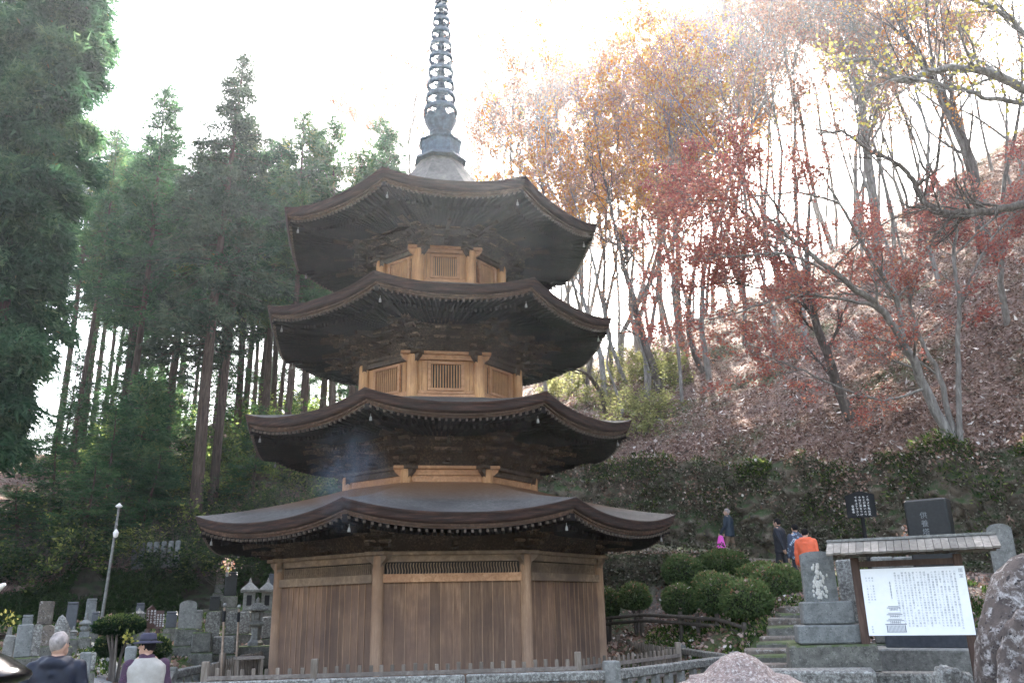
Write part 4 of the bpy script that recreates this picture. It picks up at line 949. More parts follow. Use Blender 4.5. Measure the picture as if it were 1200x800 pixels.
# =================================================================== stonework, fences, graves
M['granite'] = mat_stone('weathered_granite', (.23, .225, .21), (.09, .09, .082), (.34, .34, .31), .42, 9, .85)
M['greystone'] = mat_stone('grey_stone', (.20, .205, .20), (.08, .085, .08), (.33, .34, .32), .40, 8, .85)
M['lichenstone'] = mat_stone('lichened_stone', (.17, .16, .145), (.05, .046, .042), (.36, .36, .33), .50, 10, .9)
M['mossstone'] = mat_stone('mossy_stone', (.155, .15, .13), (.05, .048, .042), (.28, .27, .245), .42, 7, .9, moss=(.06, .08, .028), mossamt=.34)
M['blackgranite'] = mat_noise('polished_black_granite', (.008, .009, .010), (.018, .020, .022), None, 20, .38, bstr=.02, spec=.25)
M['navygranite'] = mat_noise('dull_dark_granite', (.028, .032, .042), (.055, .062, .075), None, 14, .4, bstr=.05, spec=.5)
M['brownstone'] = mat_stone('brown_field_stone', (.17, .14, .115), (.05, .042, .036), (.42, .40, .38), .42, 5, .9)
M['oldwood'] = mat_wood('silvered_fence_wood', (.10, .08, .065), (.20, .165, .135), (.32, .275, .23), 'Z', 2.0, .9, isl=.35)
M['oldwoodx'] = mat_wood('silvered_rail_wood', (.11, .09, .075), (.21, .175, .15), (.32, .28, .24), 'N', 1.5, .9)
M['brownpost'] = mat_wood('dark_sign_post', (.045, .028, .022), (.09, .055, .042), (.15, .10, .08), 'Z', 1.6, .7)
M['rustybrown'] = mat_plain('brown_painted_metal', (.06, .028, .022), .5)
M['paper'] = mat_plain('white_sign_panel', (.80, .81, .82), .45, nz=.03)
M['ink'] = mat_plain('grey_print', (.22, .23, .26), .6, nz=.02)
M['whitepaint'] = mat_plain('white_lettering', (.8, .8, .78), .6, nz=.02)
M['blackboard'] = mat_plain('black_painted_board', (.012, .012, .013), .7, spec=.15)
M['logwood'] = mat_wood('dark_log', (.045, .038, .032), (.10, .085, .07), (.18, .155, .13), 'N', 1.8, .95)
M['litwood'] = mat_wood('pale_sunlit_wood', (.16, .115, .085), (.26, .19, .14), (.40, .30, .23), 'N', 1.5, .7)  # pole shafts: pale tone with sunlight painted into the wood
rz3 = lambda a: Matrix.Rotation(a, 3, 'Z')
def yaw_to_cam(p, off=0.0): d = Vector(p) - CAM; return -math.atan2(d.x, d.y) + off

def lathe_sq(mb, c, prof, rot=0):  # square section lathe, half widths
    return mb.lathe(c, [(r * math.sqrt(2), z) for r, z in prof], 4, False, rot + math.pi / 4)

# ---- picket fence round the pagoda
def poly_pts(P, closed=False):
    return list(zip(P, P[1:] + ([P[0]] if closed else [])))[:None if closed else len(P) - 1]
def picket_fence():
    P = [(-4.05, 2.6), (-4.15, -2.2), (-3.65, -5.42), (-1.95, -5.47), (2.28, -5.45), (4.75, -2.55), (4.7, 3.1)]
    f = thing('picket_fence', 'low silvered wooden picket fence running round the foot of the pagoda', 'fence', (0, -5.4, gz(0, -5.4)))
    rnd = random.Random(4); top = 1.12
    for (x0, y0) in P:
        z = gz(x0, y0); MB().box((x0, y0, (z - .2 + top + .12) / 2), (.11, .11, top + .12 - z + .2), rz3(rnd.uniform(-.1, .1)), bev=.012).build('post', M['oldwood'], f)
    for a, b in zip(P[:-1], P[1:]):
        a, b = Vector((*a, 0)), Vector((*b, 0)); L = (b - a).length; d = (b - a) / L; n = Vector((d.y, -d.x, 0)); pk = MB(); rl = MB(); k = int(L / .172)
        rt = Matrix((d, n, Vector((0, 0, 1)))).transposed()
        for j in range(1, k):
            p = a + d * L * j / k; g_ = gz(p.x, p.y); t = top + rnd.uniform(-.015, .02); tl = rnd.uniform(-.02, .02)
            pk.box((p.x, p.y, (g_ + .02 + t) / 2), (.062, .03, t - g_ - .02), rt @ Matrix.Rotation(tl, 3, 'Y'), bev=.006)
        for zz in (top - .13, top - .43):
            q = n * .035; rl.beam(a + q + Vector((0, 0, zz)), b + q + Vector((0, 0, zz)), .035, .06)
        pk.build('pickets', M['oldwood'], f); rl.build('rail', M['oldwoodx'], f)
picket_fence()
def stone_fence():
    P = [(-4.45, 1.2), (-4.75, -3.4), (-4.0, -6.42), (2.62, -6.52), (5.62, -3.35), (5.55, .1), (4.9, 2.6)]
    f = thing('stone_fence', 'weathered stone post and rail fence outside the picket fence', 'fence', (0, -6.4, gz(0, -6.4)))
    rnd = random.Random(8)
    for k, (x, y) in enumerate(P):
        top = 1.15 if k in (3,) else 1.07; z = gz(x, y); s = .24 if k == 3 else .19
        MB().box((x, y, (z - .3 + top) / 2), (s, s, top - z + .3), rz3(rnd.uniform(-.1, .1)), bev=.02).rough(.012, 5).build('corner_post', M['granite'], f)
    for si, (a, b) in enumerate(zip(P[:-1], P[1:])):
        a, b = Vector((*a, 0)), Vector((*b, 0)); L = (b - a).length; d = (b - a) / L; n = Vector((d.y, -d.x, 0)); rt = Matrix((d, n, Vector((0, 0, 1)))).transposed()
        ns = max(1, round(L / 2.1))
        for s in range(ns):
            p, q = a + d * (L * s / ns + .01), a + d * (L * (s + 1) / ns - .01); m = MB(); seg = 10
            for j in range(seg):
                u, v = p.lerp(q, j / seg), p.lerp(q, (j + 1) / seg); zo = rnd.uniform(-.006, .006)
            m.beam(p + Vector((0, 0, .94)), q + Vector((0, 0, .94)), .15, .14, bev=.02).rough(.01, 4, s)
            m.build('rail', M['lichenstone'], f)
        kk = int(L / .42)
        for j in range(1, kk):
            p = a + d * L * j / kk; z = gz(p.x, p.y)
            MB().box((p.x, p.y, (z - .2 + .87) / 2), (.11, .11, .87 - z + .2), rt, bev=.012).build('baluster', M['granite'], f)
    # taller end block standing in the front run
    x, y = at(377, 790, 13.4).x, -6.6
stone_fence()
x = at(377, 790, 13.35); t = MB().box((x.x, x.y, (gz(x.x, x.y) + .98) / 2 - .1), (.26, .2, 1.0 - gz(x.x, x.y) + .2), rz3(.05), bev=.02).build('stone_post', M['granite']); tag(t, 'pale square stone block standing in front of the stone rail below the left corner post', 'post')
# low bright bench and two prayer poles on the left
p = at(292, 772, 17.2); zg = gz(p.x, p.y); bn = thing('offering_bench', 'small low plank bench catching sunlight left of the pagoda foot', 'bench', (p.x, p.y, zg))
zt = p.z + .03
MB().box((p.x, p.y, zt), (.52, .34, .045), rz3(.3)).build('seat', M['oldwoodx'], bn)
for sx in (-.22, .22):
    for sy in (-.13, .13): o = rz3(.3) @ Vector((sx, sy, 0)); MB().box((p.x + o.x, p.y + o.y, (zg + zt - .03) / 2), (.05, .05, zt - .03 - zg), rz3(.3)).build('leg', M['oldwood'], bn)
for px, tp, bt, dp, lab in ((262.5, 707, 775, 15.8, 'thin upright wooden prayer pole with charred top, left one of the pair'), (279.5, 709, 762, 17.2, 'thin wooden prayer pole with a bright white top, right one of the pair')):
    a = at(px + 1, tp, dp); b = at(px - 1, bt, dp); g_ = gz(b.x, b.y); po = thing('prayer_pole', lab, 'pole', (b.x, b.y, g_), 'pair of thin prayer poles')
    MB().tube([(b.x, b.y, g_ - .1), (a.x, a.y, a.z - .06)], [.024, .018], 8).build('shaft', M['litwood'], po)
    MB().tube([(a.x, a.y, a.z - .30), (a.x, a.y, a.z - .12)], [.03, .03], 8).build('dark_collar', M['blackboard'], po)
    MB().blob((a.x, a.y, a.z - .02), .032, int(px), .5, 2).build('paper_tuft', M['granite'], po)

# ---- graves
def pole_base(p, z, gzv, w, d, yaw, root, mat, steps=1):
    """plinth blocks from z down to the ground"""
    H = z - gzv + .15
    if H < .06: return
    k = max(1, min(3, int(H / .28))); ww = w
    for j in range(k):
        ww = ww * (1.28 if j < 2 else 1.15); h = H / k; zc = z - h * j - h / 2
        MB().box((p.x, p.y, zc), (ww, max(d, w * .6) * ww / w, h - .004), rz3(yaw), bev=.02).rough(.008, 4, j).build('base_stone', mat, root)
def grave(px, top, bot, wpx, dp, kind, mat, label, yaw=0.0, cat='gravestone', name=None, group='old graves left of the pagoda', thick=.6, basemat='mossstone', base=True, text=None):
    m = M[mat]; pt, pb = at(px, top, dp), at(px, bot, dp); sc_ = (pt - CAM).dot(FWD) / FPX; w_ = wpx * sc_; h = pt.z - pb.z; g_ = gz(pb.x, pb.y); z = pb.z
    y = yaw_to_cam(pb, yaw); d_ = w_ * thick; rt = rz3(y)
    o = thing(name or ('gravestone' if cat == 'gravestone' else cat.replace(' ', '_')), label, cat, (pb.x, pb.y, min(g_, z)), group)
    C = lambda zz: (pb.x, pb.y, zz)
    if kind == 'pillar':
        mb = MB().box(C(z + h * .5 - .03), (w_, d_, h - .06), rt, bev=.015); lathe = mb
        mb.box(C(z + h - .03), (w_ * .96, d_ * .96, .06), rt, 1.0, bev=.02); mb.rough(.004, 6); mb.build('stone', m, o)
    elif kind == 'round':
        mb = MB(); n = 10; prof = [(-w_/2, 0), (w_/2, 0)] + [(w_ / 2 * math.cos(a), h - w_ * .28 + w_ * .28 * math.sin(a)) for a in np.linspace(0, math.pi, n)]
        vs = [Vector(C(z)) + rt @ Vector((a, -d_/2, b)) for a, b in prof] + [Vector(C(z)) + rt @ Vector((a, d_/2, b)) for a, b in prof]; k = len(prof)
        mb.add(vs, [tuple(range(k)), tuple(range(2*k-1, k-1, -1))] + [(j, k+j, k+(j+1) % k, (j+1) % k) for j in range(k)]); mb.rough(.01, 5, px); mb.build('stone', m, o)
    elif kind == 'slab':
        mb = MB().box(C(z + h / 2), (w_, d_, h), rt, bev=.025); mb.rough(.012, 3, px); mb.build('stone', m, o)
    elif kind == 'natural':
        mb = MB().blob(C(z + h * .48), (w_ / 2, d_ / 2, h * .52), px, .25, 4, 1.2); mb.v = [(a, b, max(c, z - .1)) for a, b, c in mb.v]; mb.build('stone', m, o)
    elif kind == 'point':
        mb = MB(); n = 14; rows = 12; vs = []
        for r in range(rows + 1):
            u = r / rows; ww = (1 - u ** 2.6) ** .6 * .5 * (1 - .18 * u)
            for k in range(n): a = 2 * math.pi * k / n; vs.append(Vector(C(z + h * u)) + rt @ Vector((w_ * max(ww, .01) * math.cos(a), d_ * max(ww, .01) * math.sin(a), 0)))
        mb.add(vs, [(r*n+k, r*n+(k+1) % n, (r+1)*n+(k+1) % n, (r+1)*n+k) for r in range(rows) for k in range(n)], True); mb.rough(.03, 3, px); mb.build('stone', m, o)
    elif kind == 'lantern':
        r = w_ / 2
        MB().lathe(C(z), [(r * .6, 0), (r * .62, h * .06), (r * .42, h * .12), (r * .36, h * .2), (r * .36, h * .34), (r * .45, h * .38)], 6, False).build('shaft', m, o)
        q = MB(); lathe_sq(q, C(z), [(r * .35, h * .38), (r * .6, h * .43), (r * .62, h * .48), (r * .4, h * .49)], y); q.build('platform', m, o)
        q = MB()
        for sx in (-1, 1):
            for sy in (-1, 1): v = rt @ Vector((sx * r * .33, sy * r * .33, 0)); q.box((pb.x + v.x, pb.y + v.y, z + h * .585), (r * .16, r * .16, h * .19), rt)
        q.box(C(z + h * .50), (r * .82, r * .82, h * .03), rt); q.box(C(z + h * .675), (r * .82, r * .82, h * .03), rt); q.build('light_box', m, o)
        q = MB(); lathe_sq(q, C(z), [(r * 1.0, h * .715), (r * 1.02, h * .74), (r * .72, h * .79), (r * .35, h * .87), (r * .18, h * .88)], y); q.lathe(C(z), [(r * .55, h * .69), (r * .6, h * .715)], 8); q.build('cap', M['lichenstone'], o)
        MB().lathe(C(z), [(r * .12, h * .87), (r * .2, h * .91), (r * .16, h * .95), (.001, h)], 10).build('finial', m, o)
    elif kind == 'tower':
        q = MB(); r = w_ / 2; lathe_sq(q, C(z), [(r * .8, 0), (r * .8, h * .22)], y); q.build('cube_stone', m, o)
        q = MB(); q.lathe(C(z), [(r * .4, h * .22), (r * .75, h * .30), (r * .75, h * .40), (r * .4, h * .48)], 14); q.build('round_stone', m, o)
        q = MB(); lathe_sq(q, C(z), [(r * .5, h * .48), (r * 1.0, h * .52), (r * 1.0, h * .57), (r * .3, h * .70)], y); q.build('roof_stone', m, o)
        MB().lathe(C(z), [(r * .25, h * .70), (r * .35, h * .78), (r * .2, h * .84), (r * .3, h * .9), (.001, h)], 12).build('finial', m, o)
    elif kind == 'shrine':
        MB().box(C(z + h * .3), (w_ * .66, d_ * .66, h * .6), rt, bev=.01).build('body', m, o)
        q = MB(); lathe_sq(q, C(z), [(w_ * .5, h * .56), (w_ * .52, h * .63), (w_ * .30, h * .74), (w_ * .10, h * .84)], y); q.build('roof', M['granite'], o)
        MB().lathe(C(z), [(w_ * .10, h * .83), (w_ * .07, h * .9), (.001, h)], 8).build('finial', m, o)
        MB().box(Vector(C(z + h * .32)) + rt @ Vector((0, -d_ * .33 - .0, 0)), (w_ * .28, .012, h * .3), rt).build('opening', M['blackboard'], o)
    if base: pole_base(pb, z, g_, w_, d_, y, o, M[basemat])
    if text: vertical_text(text[0], Vector(C(z + h * text[1])) + rt @ Vector((0, -d_ / 2 - .004, 0)), y, text[2], M[text[3]], o)
    return o

_fc = {}
def text_mesh(strings, size, gap, rowgap):
    """columns of characters, written top to bottom, columns right to left; returns verts (x,z), faces"""
    V = []; F = []
    for c, s in enumerate(strings):
        for r, ch in enumerate(s):
            if ch in ' 　': continue
            if ch not in _fc:
                cu = bpy.data.curves.new('t', 'FONT'); cu.body = ch; cu.size = 1; cu.align_x = 'CENTER'; cu.align_y = 'CENTER'; cu.resolution_u = 1
                ob = bpy.data.objects.new('t', cu); COL.objects.link(ob); dg = bpy.context.evaluated_depsgraph_get(); me = bpy.data.meshes.new_from_object(ob.evaluated_get(dg))
                _fc[ch] = ([(v.co.x, v.co.y) for v in me.vertices], [tuple(f.vertices) for f in me.polygons]); bpy.data.objects.remove(ob); bpy.data.curves.remove(cu); bpy.data.meshes.remove(me)
            vv, ff = _fc[ch]; o = len(V); V += [(-c * gap + x_ * size, -r * rowgap + y_ * size) for x_, y_ in vv]; F += [tuple(i + o for i in f) for f in ff]
    return V, F
def place_text(V, F, origin, yaw, mat, parent, name='writing', ztilt=0):
    rt = rz3(yaw); mb = MB(); mb.add([Vector(origin) + rt @ Vector((a, 0, b)) for a, b in V], F); return mb.build(name, mat, parent)
def vertical_text(s, origin, yaw, size, mat, parent, gap=None):
    cols = s.split('|'); V, F = text_mesh(cols, size, gap or size * 1.3, size * 1.15); return place_text(V, F, origin, yaw, mat, parent)

G = [
 (25, 731, 770, 17, 14.5, 'slab', 'greystone', 'plain grey slab gravestone leaning slightly at the far left', .1, .3),
 (39, 731, 768, 11, 15.0, 'round', 'lichenstone', 'narrow lichen spotted gravestone beside the leaning grey slab', 0, .7),
 (54, 732, 756, 12, 16.0, 'round', 'brownstone', 'small brownish round topped gravestone left of the pointed stone', 0, .6),
 (69, 720, 757, 22, 17.0, 'point', 'lichenstone', 'tall pointed natural memorial stone behind the navy jacket man', 0, .5),
 (82, 705, 737, 12, 21.5, 'pillar', 'navygranite', 'dark blue grey pillar gravestone behind the pointed natural stone', 0, .9),
 (104, 701, 735, 11, 22.5, 'pillar', 'greystone', 'greenish grey pillar gravestone left of the lamp post', 0, .9),
 (31, 720, 736, 11, 21, 'pillar', 'greystone', 'small dull pillar gravestone standing behind the far left slabs', 0, .9),
 (52, 704, 732, 16, 24, 'slab', 'brownstone', 'wide dark brown slab gravestone in the shade under the bank', 0, .3),
 (98, 717, 746, 13, 19.5, 'tower', 'greystone', 'tiered grey stone tower right of the dark blue pillar', 0, 1),
 (85, 733, 748, 10, 18.0, 'tower', 'granite', 'little white stone tower beside the pointed memorial', 0, 1),
 (110, 716, 740, 8, 20.5, 'pillar', 'navygranite', 'slim black gravestone touching the foot of the lamp post', 0, .9),
 (8, 744, 770, 12, 15, 'slab', 'granite', 'grey gravestone half cut off by the left edge of the photo', 0, .5),
 (97, 763, 797, 13, 12.4, 'slab', 'greystone', 'dark grey upright slab just right of the navy jacket man', 0, .5),
 (106, 764, 786, 8, 13.4, 'slab', 'lichenstone', 'low lichened block between the upright slab and the gravel path', 0, .7),
 (161, 712, 736, 15, 19.5, 'lantern', 'granite', 'small stone lantern behind the flat trimmed hedge', 0, 1),
 (164, 706, 717, 9, 24, 'pillar', 'navygranite', 'dark pillar gravestone peeping over the small stone lantern', 0, .9),
 (152, 757, 776, 13, 14.4, 'slab', 'greystone', 'squat bluish grey stone box below the trimmed hedge', 0, .8),
 (218.5, 703, 736, 19, 20.5, 'round', 'granite', 'tall pale round topped gravestone with thick stepped base', 0, .8),
 (200, 716, 735, 12, 22.5, 'pillar', 'navygranite', 'black gravestone left of the tall pale round topped one', 0, .9),
 (232, 714, 737, 8, 21.5, 'pillar', 'granite', 'slim white stone beside the tall pale round topped gravestone', 0, .8),
 (248, 716, 746, 16, 21.2, 'round', 'lichenstone', 'reddish grey lichened round gravestone left of the prayer poles', 0, .6),
 (272, 715, 742, 15, 22.2, 'round', 'lichenstone', 'lichened round gravestone between the two prayer poles', 0, .6),
 (269.5, 670, 698, 13.5, 26, 'pillar', 'blackgranite', 'tall glossy black pillar gravestone, the highest of the family graves', 0, .9),
 (251, 698, 715, 11, 25.6, 'pillar', 'blackgranite', 'small glossy black stone beside the tall black pillar', 0, .9),
 (299, 699, 756, 29, 21.8, 'lantern', 'granite', 'large stone lantern with snowy white cap beside the pagoda corner post', 0, 1),
 (291, 676, 716, 20, 25, 'shrine', 'granite', 'left of the two small stone shrines with curved roofs behind the large lantern', 0, .9),
 (312, 676, 716, 19, 25.3, 'shrine', 'granite', 'right of the two small stone shrines with curved roofs behind the large lantern', 0, .9),
 (318, 672, 705, 9, 27, 'pillar', 'navygranite', 'dark pillar gravestone squeezed beside the pagoda wall', 0, .9),
 (286, 716, 742, 13, 23.6, 'slab', 'lichenstone', 'low lichened gravestone just left of the large lantern', 0, .6),
 (313, 722, 748, 13, 24, 'slab', 'lichenstone', 'low rough gravestone between the large lantern and the pagoda', 0, .6),
 (235, 740, 764, 22, 20.3, 'slab', 'mossstone', 'broad mossy stone block in front of the round lichened gravestones', 0, .7),
 (262, 745, 766, 24, 20.9, 'slab', 'lichenstone', 'broad speckled stone block at the foot of the prayer poles', 0, .7),
 (190, 742, 764, 16, 19, 'slab', 'mossstone', 'rough stone block left of the stepped base', 0, .7),
 (258, 652, 684, 9, 31, 'pillar', 'brownstone', 'slender stone pillar high on the bank above the black graves', 0, 1),
 (199, 630, 655, 10, 34, 'pillar', 'greystone', 'square stone marker on the bank by the leaning conifer trunk', 0, 1),
]
for (px, tp, bt, wp, dp, kd, mt, lab, yw, th) in G: grave(px, tp, bt, wp, dp, kd, mt, lab, yw, thick=th)
# balustrade on the bank
a = hill_at(160, 668, .3, 9); b = a + Vector((1.45, -.15, .05)); a.z += .35; b.z += .35; rl = thing('stone_balustrade', 'short row of grey stone palings high on the dark bank', 'fence', (a.x, a.y, a.z))
for k in range(7):
    q = a.lerp(b, k / 6); MB().box((q.x, q.y, q.z + .1), (.16, .14, .75), rz3(.1), bev=.03).build('paling', M['greystone'], rl)
MB().beam(a + Vector((0, 0, -.32)), b + Vector((0, 0, -.32)), .3, .16, bev=.02).build('sill', M['greystone'], rl)
# vases of flowers
def flowers(px, py, dp, cols, label, n=26, R_=.12, seed=1):
    p = at(px, py, dp); rng2 = np.random.default_rng(seed); o = thing('flower_vase', label, 'flowers', (p.x, p.y, p.z - .25))
    MB().lathe((p.x, p.y, p.z - .26), [(.035, 0), (.045, .06), (.03, .14), (.04, .18)], 10).build('vase', M['granite'], o)
    for mt, k in cols:
        P = np.array(p)[None] + rng2.normal(0, R_ * .5, (k, 3)) + [0, 0, .02]; V, F = leaf_faces(P, rng2.normal(0, 1, (k, 3)) + [0, 0, .6], .08, .06, rng2, True); np_mesh('blooms' if mt != 'shrub' else 'leaves', V, F, M[mt], o, rng2.uniform(.5, 1, k))
flowers(13, 728, 15.2, (('yellow', 30), ('shrub', 30)), 'yellow flowers in a vase at the left edge', seed=2)
flowers(267, 664, 25.5, (('fallen', 40), ('pink', 14), ('shrub', 20)), 'dry pale flowers standing on the tall black gravestone plot', R_=.22, seed=3)
flowers(1066, 632, 14.6, (('pink', 40), ('fallen', 50)), 'pale faded flower bunch left of the black stele', R_=.2, seed=4)
flowers(152, 748, 15.2, (('yellow', 16), ('shrub', 30)), 'small yellow flowers under the trimmed hedge', seed=5)

# ---- brown notice boards among the graves
def notice(px0, px1, tp, bt, dp, post_bot, label, cols, boardmat, inkmat, gable=True, csize=.07, name='notice_board', group=None, postpx=None, yawo=0.):
    pa, pb = at(px0, bt, dp), at(px1, bt, dp); pt = at((px0 + px1) / 2, tp, dp); c = (pa + pb) / 2; w_ = (pb - pa).length; h = pt.z - c.z; y = yaw_to_cam(c, yawo); rt = rz3(y); g_ = gz(c.x, c.y)
    o = thing(name, label, 'notice board', (c.x, c.y, g_), group)
    poly = [(-w_/2, 0), (w_/2, 0), (w_/2, h * .84), (0, h), (-w_/2, h * .84)] if gable else [(-w_/2, 0), (w_/2, 0), (w_/2, h), (-w_/2, h)]; k = len(poly)
    vs = [c + rt @ Vector((a, -.02, b)) for a, b in poly] + [c + rt @ Vector((a, .02, b)) for a, b in poly]
    MB().add(vs, [tuple(range(k)), tuple(range(2*k-1, k-1, -1))] + [(j, k+j, k+(j+1) % k, (j+1) % k) for j in range(k)]).build('board', boardmat, o)
    MB().beam(c + rt @ Vector((0, .05, h * .8)), c + rt @ Vector((0, .05, g_ - .2 - c.z)), .08, .06).build('post', boardmat, o)
    V, F = text_mesh(cols, csize, csize * 1.45, csize * 1.12); xs_ = [v[0] for v in V]; zs = [v[1] for v in V]
    V = [(a - (min(xs_) + max(xs_)) / 2, b - max(zs) + h * .80) for a, b in V]; place_text(V, F, c + rt @ Vector((0, -.024, 0)), y, inkmat, o); return o
notice(170, 180.5, 709, 736, 17.5, 752, 'left brown notice board with white writing and slanted top behind the white vest man', ['墓地内では', '静かにお参', 'り下さい'], M['rustybrown'], M['whitepaint'], csize=.045, yawo=.5)
notice(180.5, 190.5, 715, 736, 17.6, 752, 'right brown notice board covered by four columns of white writing', ['火の用心お願', '花や供物はお', '持ち帰り下さ', 'い　安楽寺'], M['rustybrown'], M['whitepaint'], gable=False, csize=.035)
notice(995, 1026, 575, 606, 20.0, 660, 'black notice board with white handwriting standing before the mossy wall', ['これより先は足', 'もとが悪いので', '十分に気をつけ', 'てお上り下さい', '　　　安楽寺'], M['blackboard'], M['whitepaint'], csize=.062)

# ---- lamp post
a = at(118.5, 725, 25); t_ = at(131.5, 594, 25); g_ = gz(a.x, a.y); lp = thing('lamp_post', 'thin grey lamp post with two small lamps in front of the dark wood', 'lamp post', (a.x, a.y, g_))
ax = Vector((t_.x * .25 + a.x * .75, t_.y, t_.z)); tp3 = Vector((a.x + .12, a.y, t_.z))
MB().tube([(a.x, a.y, g_ - .1), tp3], [.045, .03], 10).build('pole', M['granite'], lp)
MB().lathe(tp3 + Vector((0, 0, -.02)), [(.03, 0), (.08, .02), (.10, .05), (.04, .10), (.02, .13)], 14).build('lamp_head', M['white'], lp)
MB().lathe(tp3 + Vector((.02, -.06, -.85)), [(.02, 0), (.06, .03), (.075, .14), (.04, .2), (.02, .23)], 14).build('lamp_globe', M['white'], lp)
MB().tube([tp3 + Vector((0, 0, -.5)), tp3 + Vector((.02, -.06, -.48))], .03, 6).build('bracket', M['granite'], lp)

# ---- clipped shrubs
def clipped(px, py0, py1, wpx, dp, label, seed, mat='azalea', n=9000, group='clipped azalea domes beside the stone steps', sq=.72, name='azalea_dome', stem=True, L=.075, dead=.1):
    rng2 = np.random.default_rng(seed); a, b = at(px, py0, dp), at(px, py1, dp); s_ = (a - CAM).dot(FWD) / FPX; rx = wpx * s_ / 2; rzv = (a.z - b.z) / 2; c = (a + b) / 2; ry = rx * .9; g_ = gz(c.x, c.y)
    o = thing(name, label, 'shrub', (c.x, c.y, g_), group)
    if stem:
        m = MB()
        for k in range(5): aa = rng2.uniform(0, 6.28); m.tube([(c.x + .05 * math.cos(aa), c.y + .05 * math.sin(aa), g_ - .1), (c.x + rx * .2 * math.cos(aa), c.y + rx * .2 * math.sin(aa), (g_ + c.z) / 2), (c.x + rx * .6 * math.cos(aa), c.y + ry * .6 * math.sin(aa), c.z)], [.035, .025, .015], 6)
        m.build('stem', M['darkbark'], o)
    n = int(n * max(.5, rx * rx * 2.2)); d = unit(rng2.normal(0, 1, (n, 3))); k = d[:, 2:3]; rad = 1 - .16 * rng2.uniform(0, 1, (n, 1)) ** 2
    P_ = 1 + .14 * (rng2.random((n, 1)) < .03); rad = rad * P_; lump = np.array([1 + .11 * fbm((q[0] * 2 + seed, q[1] * 2, q[2] * 2), 3) for q in d])[:, None]
    P = d * rad * lump; P[:, 2] = np.where(P[:, 2] < -.6, -.6 + (P[:, 2] + .6) * .3, P[:, 2]); P = P * [rx, ry, rzv * 1.12] + np.array([c.x, c.y, c.z - .06 * rzv])
    V, F = leaf_faces(P, d, L, L * .55, rng2, True, .7)
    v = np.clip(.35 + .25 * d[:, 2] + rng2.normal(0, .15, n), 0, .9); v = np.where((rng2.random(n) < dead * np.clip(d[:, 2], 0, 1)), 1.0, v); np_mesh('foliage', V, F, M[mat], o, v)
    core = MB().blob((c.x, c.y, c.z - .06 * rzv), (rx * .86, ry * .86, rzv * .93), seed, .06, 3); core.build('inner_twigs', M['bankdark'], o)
    # a few leaves fallen on top
    kk = 26; dd = unit(rng2.normal(0, .45, (kk, 3)) + [0, 0, 1]); V, F = leaf_faces(dd * [rx, ry, rzv * 1.15] + np.array([c.x, c.y, c.z - .03]), rng2.normal(0, 1, (kk, 3)) * [1, 1, .2], .11, .07, rng2, True, .1); np_mesh('caught_leaves', V, F, M['fallen'], o, rng2.uniform(.4, 1, kk))
    return o
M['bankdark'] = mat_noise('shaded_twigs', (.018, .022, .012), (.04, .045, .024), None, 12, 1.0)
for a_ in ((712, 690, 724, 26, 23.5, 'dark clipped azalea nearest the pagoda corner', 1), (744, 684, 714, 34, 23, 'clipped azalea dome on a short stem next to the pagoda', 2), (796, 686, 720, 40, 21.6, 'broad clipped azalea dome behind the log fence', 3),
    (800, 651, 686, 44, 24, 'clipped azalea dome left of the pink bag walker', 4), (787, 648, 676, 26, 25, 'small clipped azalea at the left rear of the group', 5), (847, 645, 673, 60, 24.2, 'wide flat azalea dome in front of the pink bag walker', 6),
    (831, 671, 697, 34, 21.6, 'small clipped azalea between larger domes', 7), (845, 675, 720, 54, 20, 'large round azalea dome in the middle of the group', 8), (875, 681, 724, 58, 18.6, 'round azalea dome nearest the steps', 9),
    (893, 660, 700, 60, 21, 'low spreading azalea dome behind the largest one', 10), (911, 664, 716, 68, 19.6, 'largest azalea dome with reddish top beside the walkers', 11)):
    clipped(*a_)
clipped(140, 722, 742, 54, 15.6, 'flat topped golden brown hedge bush trimmed among the graves', 21, 'shrub', group=None, name='trimmed_bush', dead=.8, L=.06)
clipped(133, 746, 766, 34, 16.0, 'low green bush at the edge of the gravel path', 22, 'shrub', group=None, name='trimmed_bush', dead=.2, stem=False)
clipped(182, 748, 770, 30, 16.2, 'small loose green bush behind the white vest man', 23, 'shrub', group=None, name='trimmed_bush', dead=.2, stem=False)

# ---- log fence on the right bank
lf = thing('log_fence', 'low dark log fence along the bank below the azalea domes', 'fence', tuple(at(800, 735, 20.8)))
LP = [(704, 721, 23.6), (751, 716, 22.2), (797, 718, 20.8), (817, 720, 20.2), (840, 721, 19.4), (872, 731, 18.2)]
LPW = [at(*q) for q in LP]
for q in LPW: MB().tube([(q.x, q.y, min(gz(q.x, q.y) - .15, q.z - .5)), (q.x, q.y, q.z + .04)], [.055, .05], 9).build('post', M['logwood'], lf)
for u, v in zip(LPW[:-1], LPW[1:]):
    for dz_ in (-.08, -.22): MB().tube([u + Vector((0, -.07, dz_)), v + Vector((0, -.07, dz_))], [.045, .04], 8).build('rail', M['logwood'], lf)
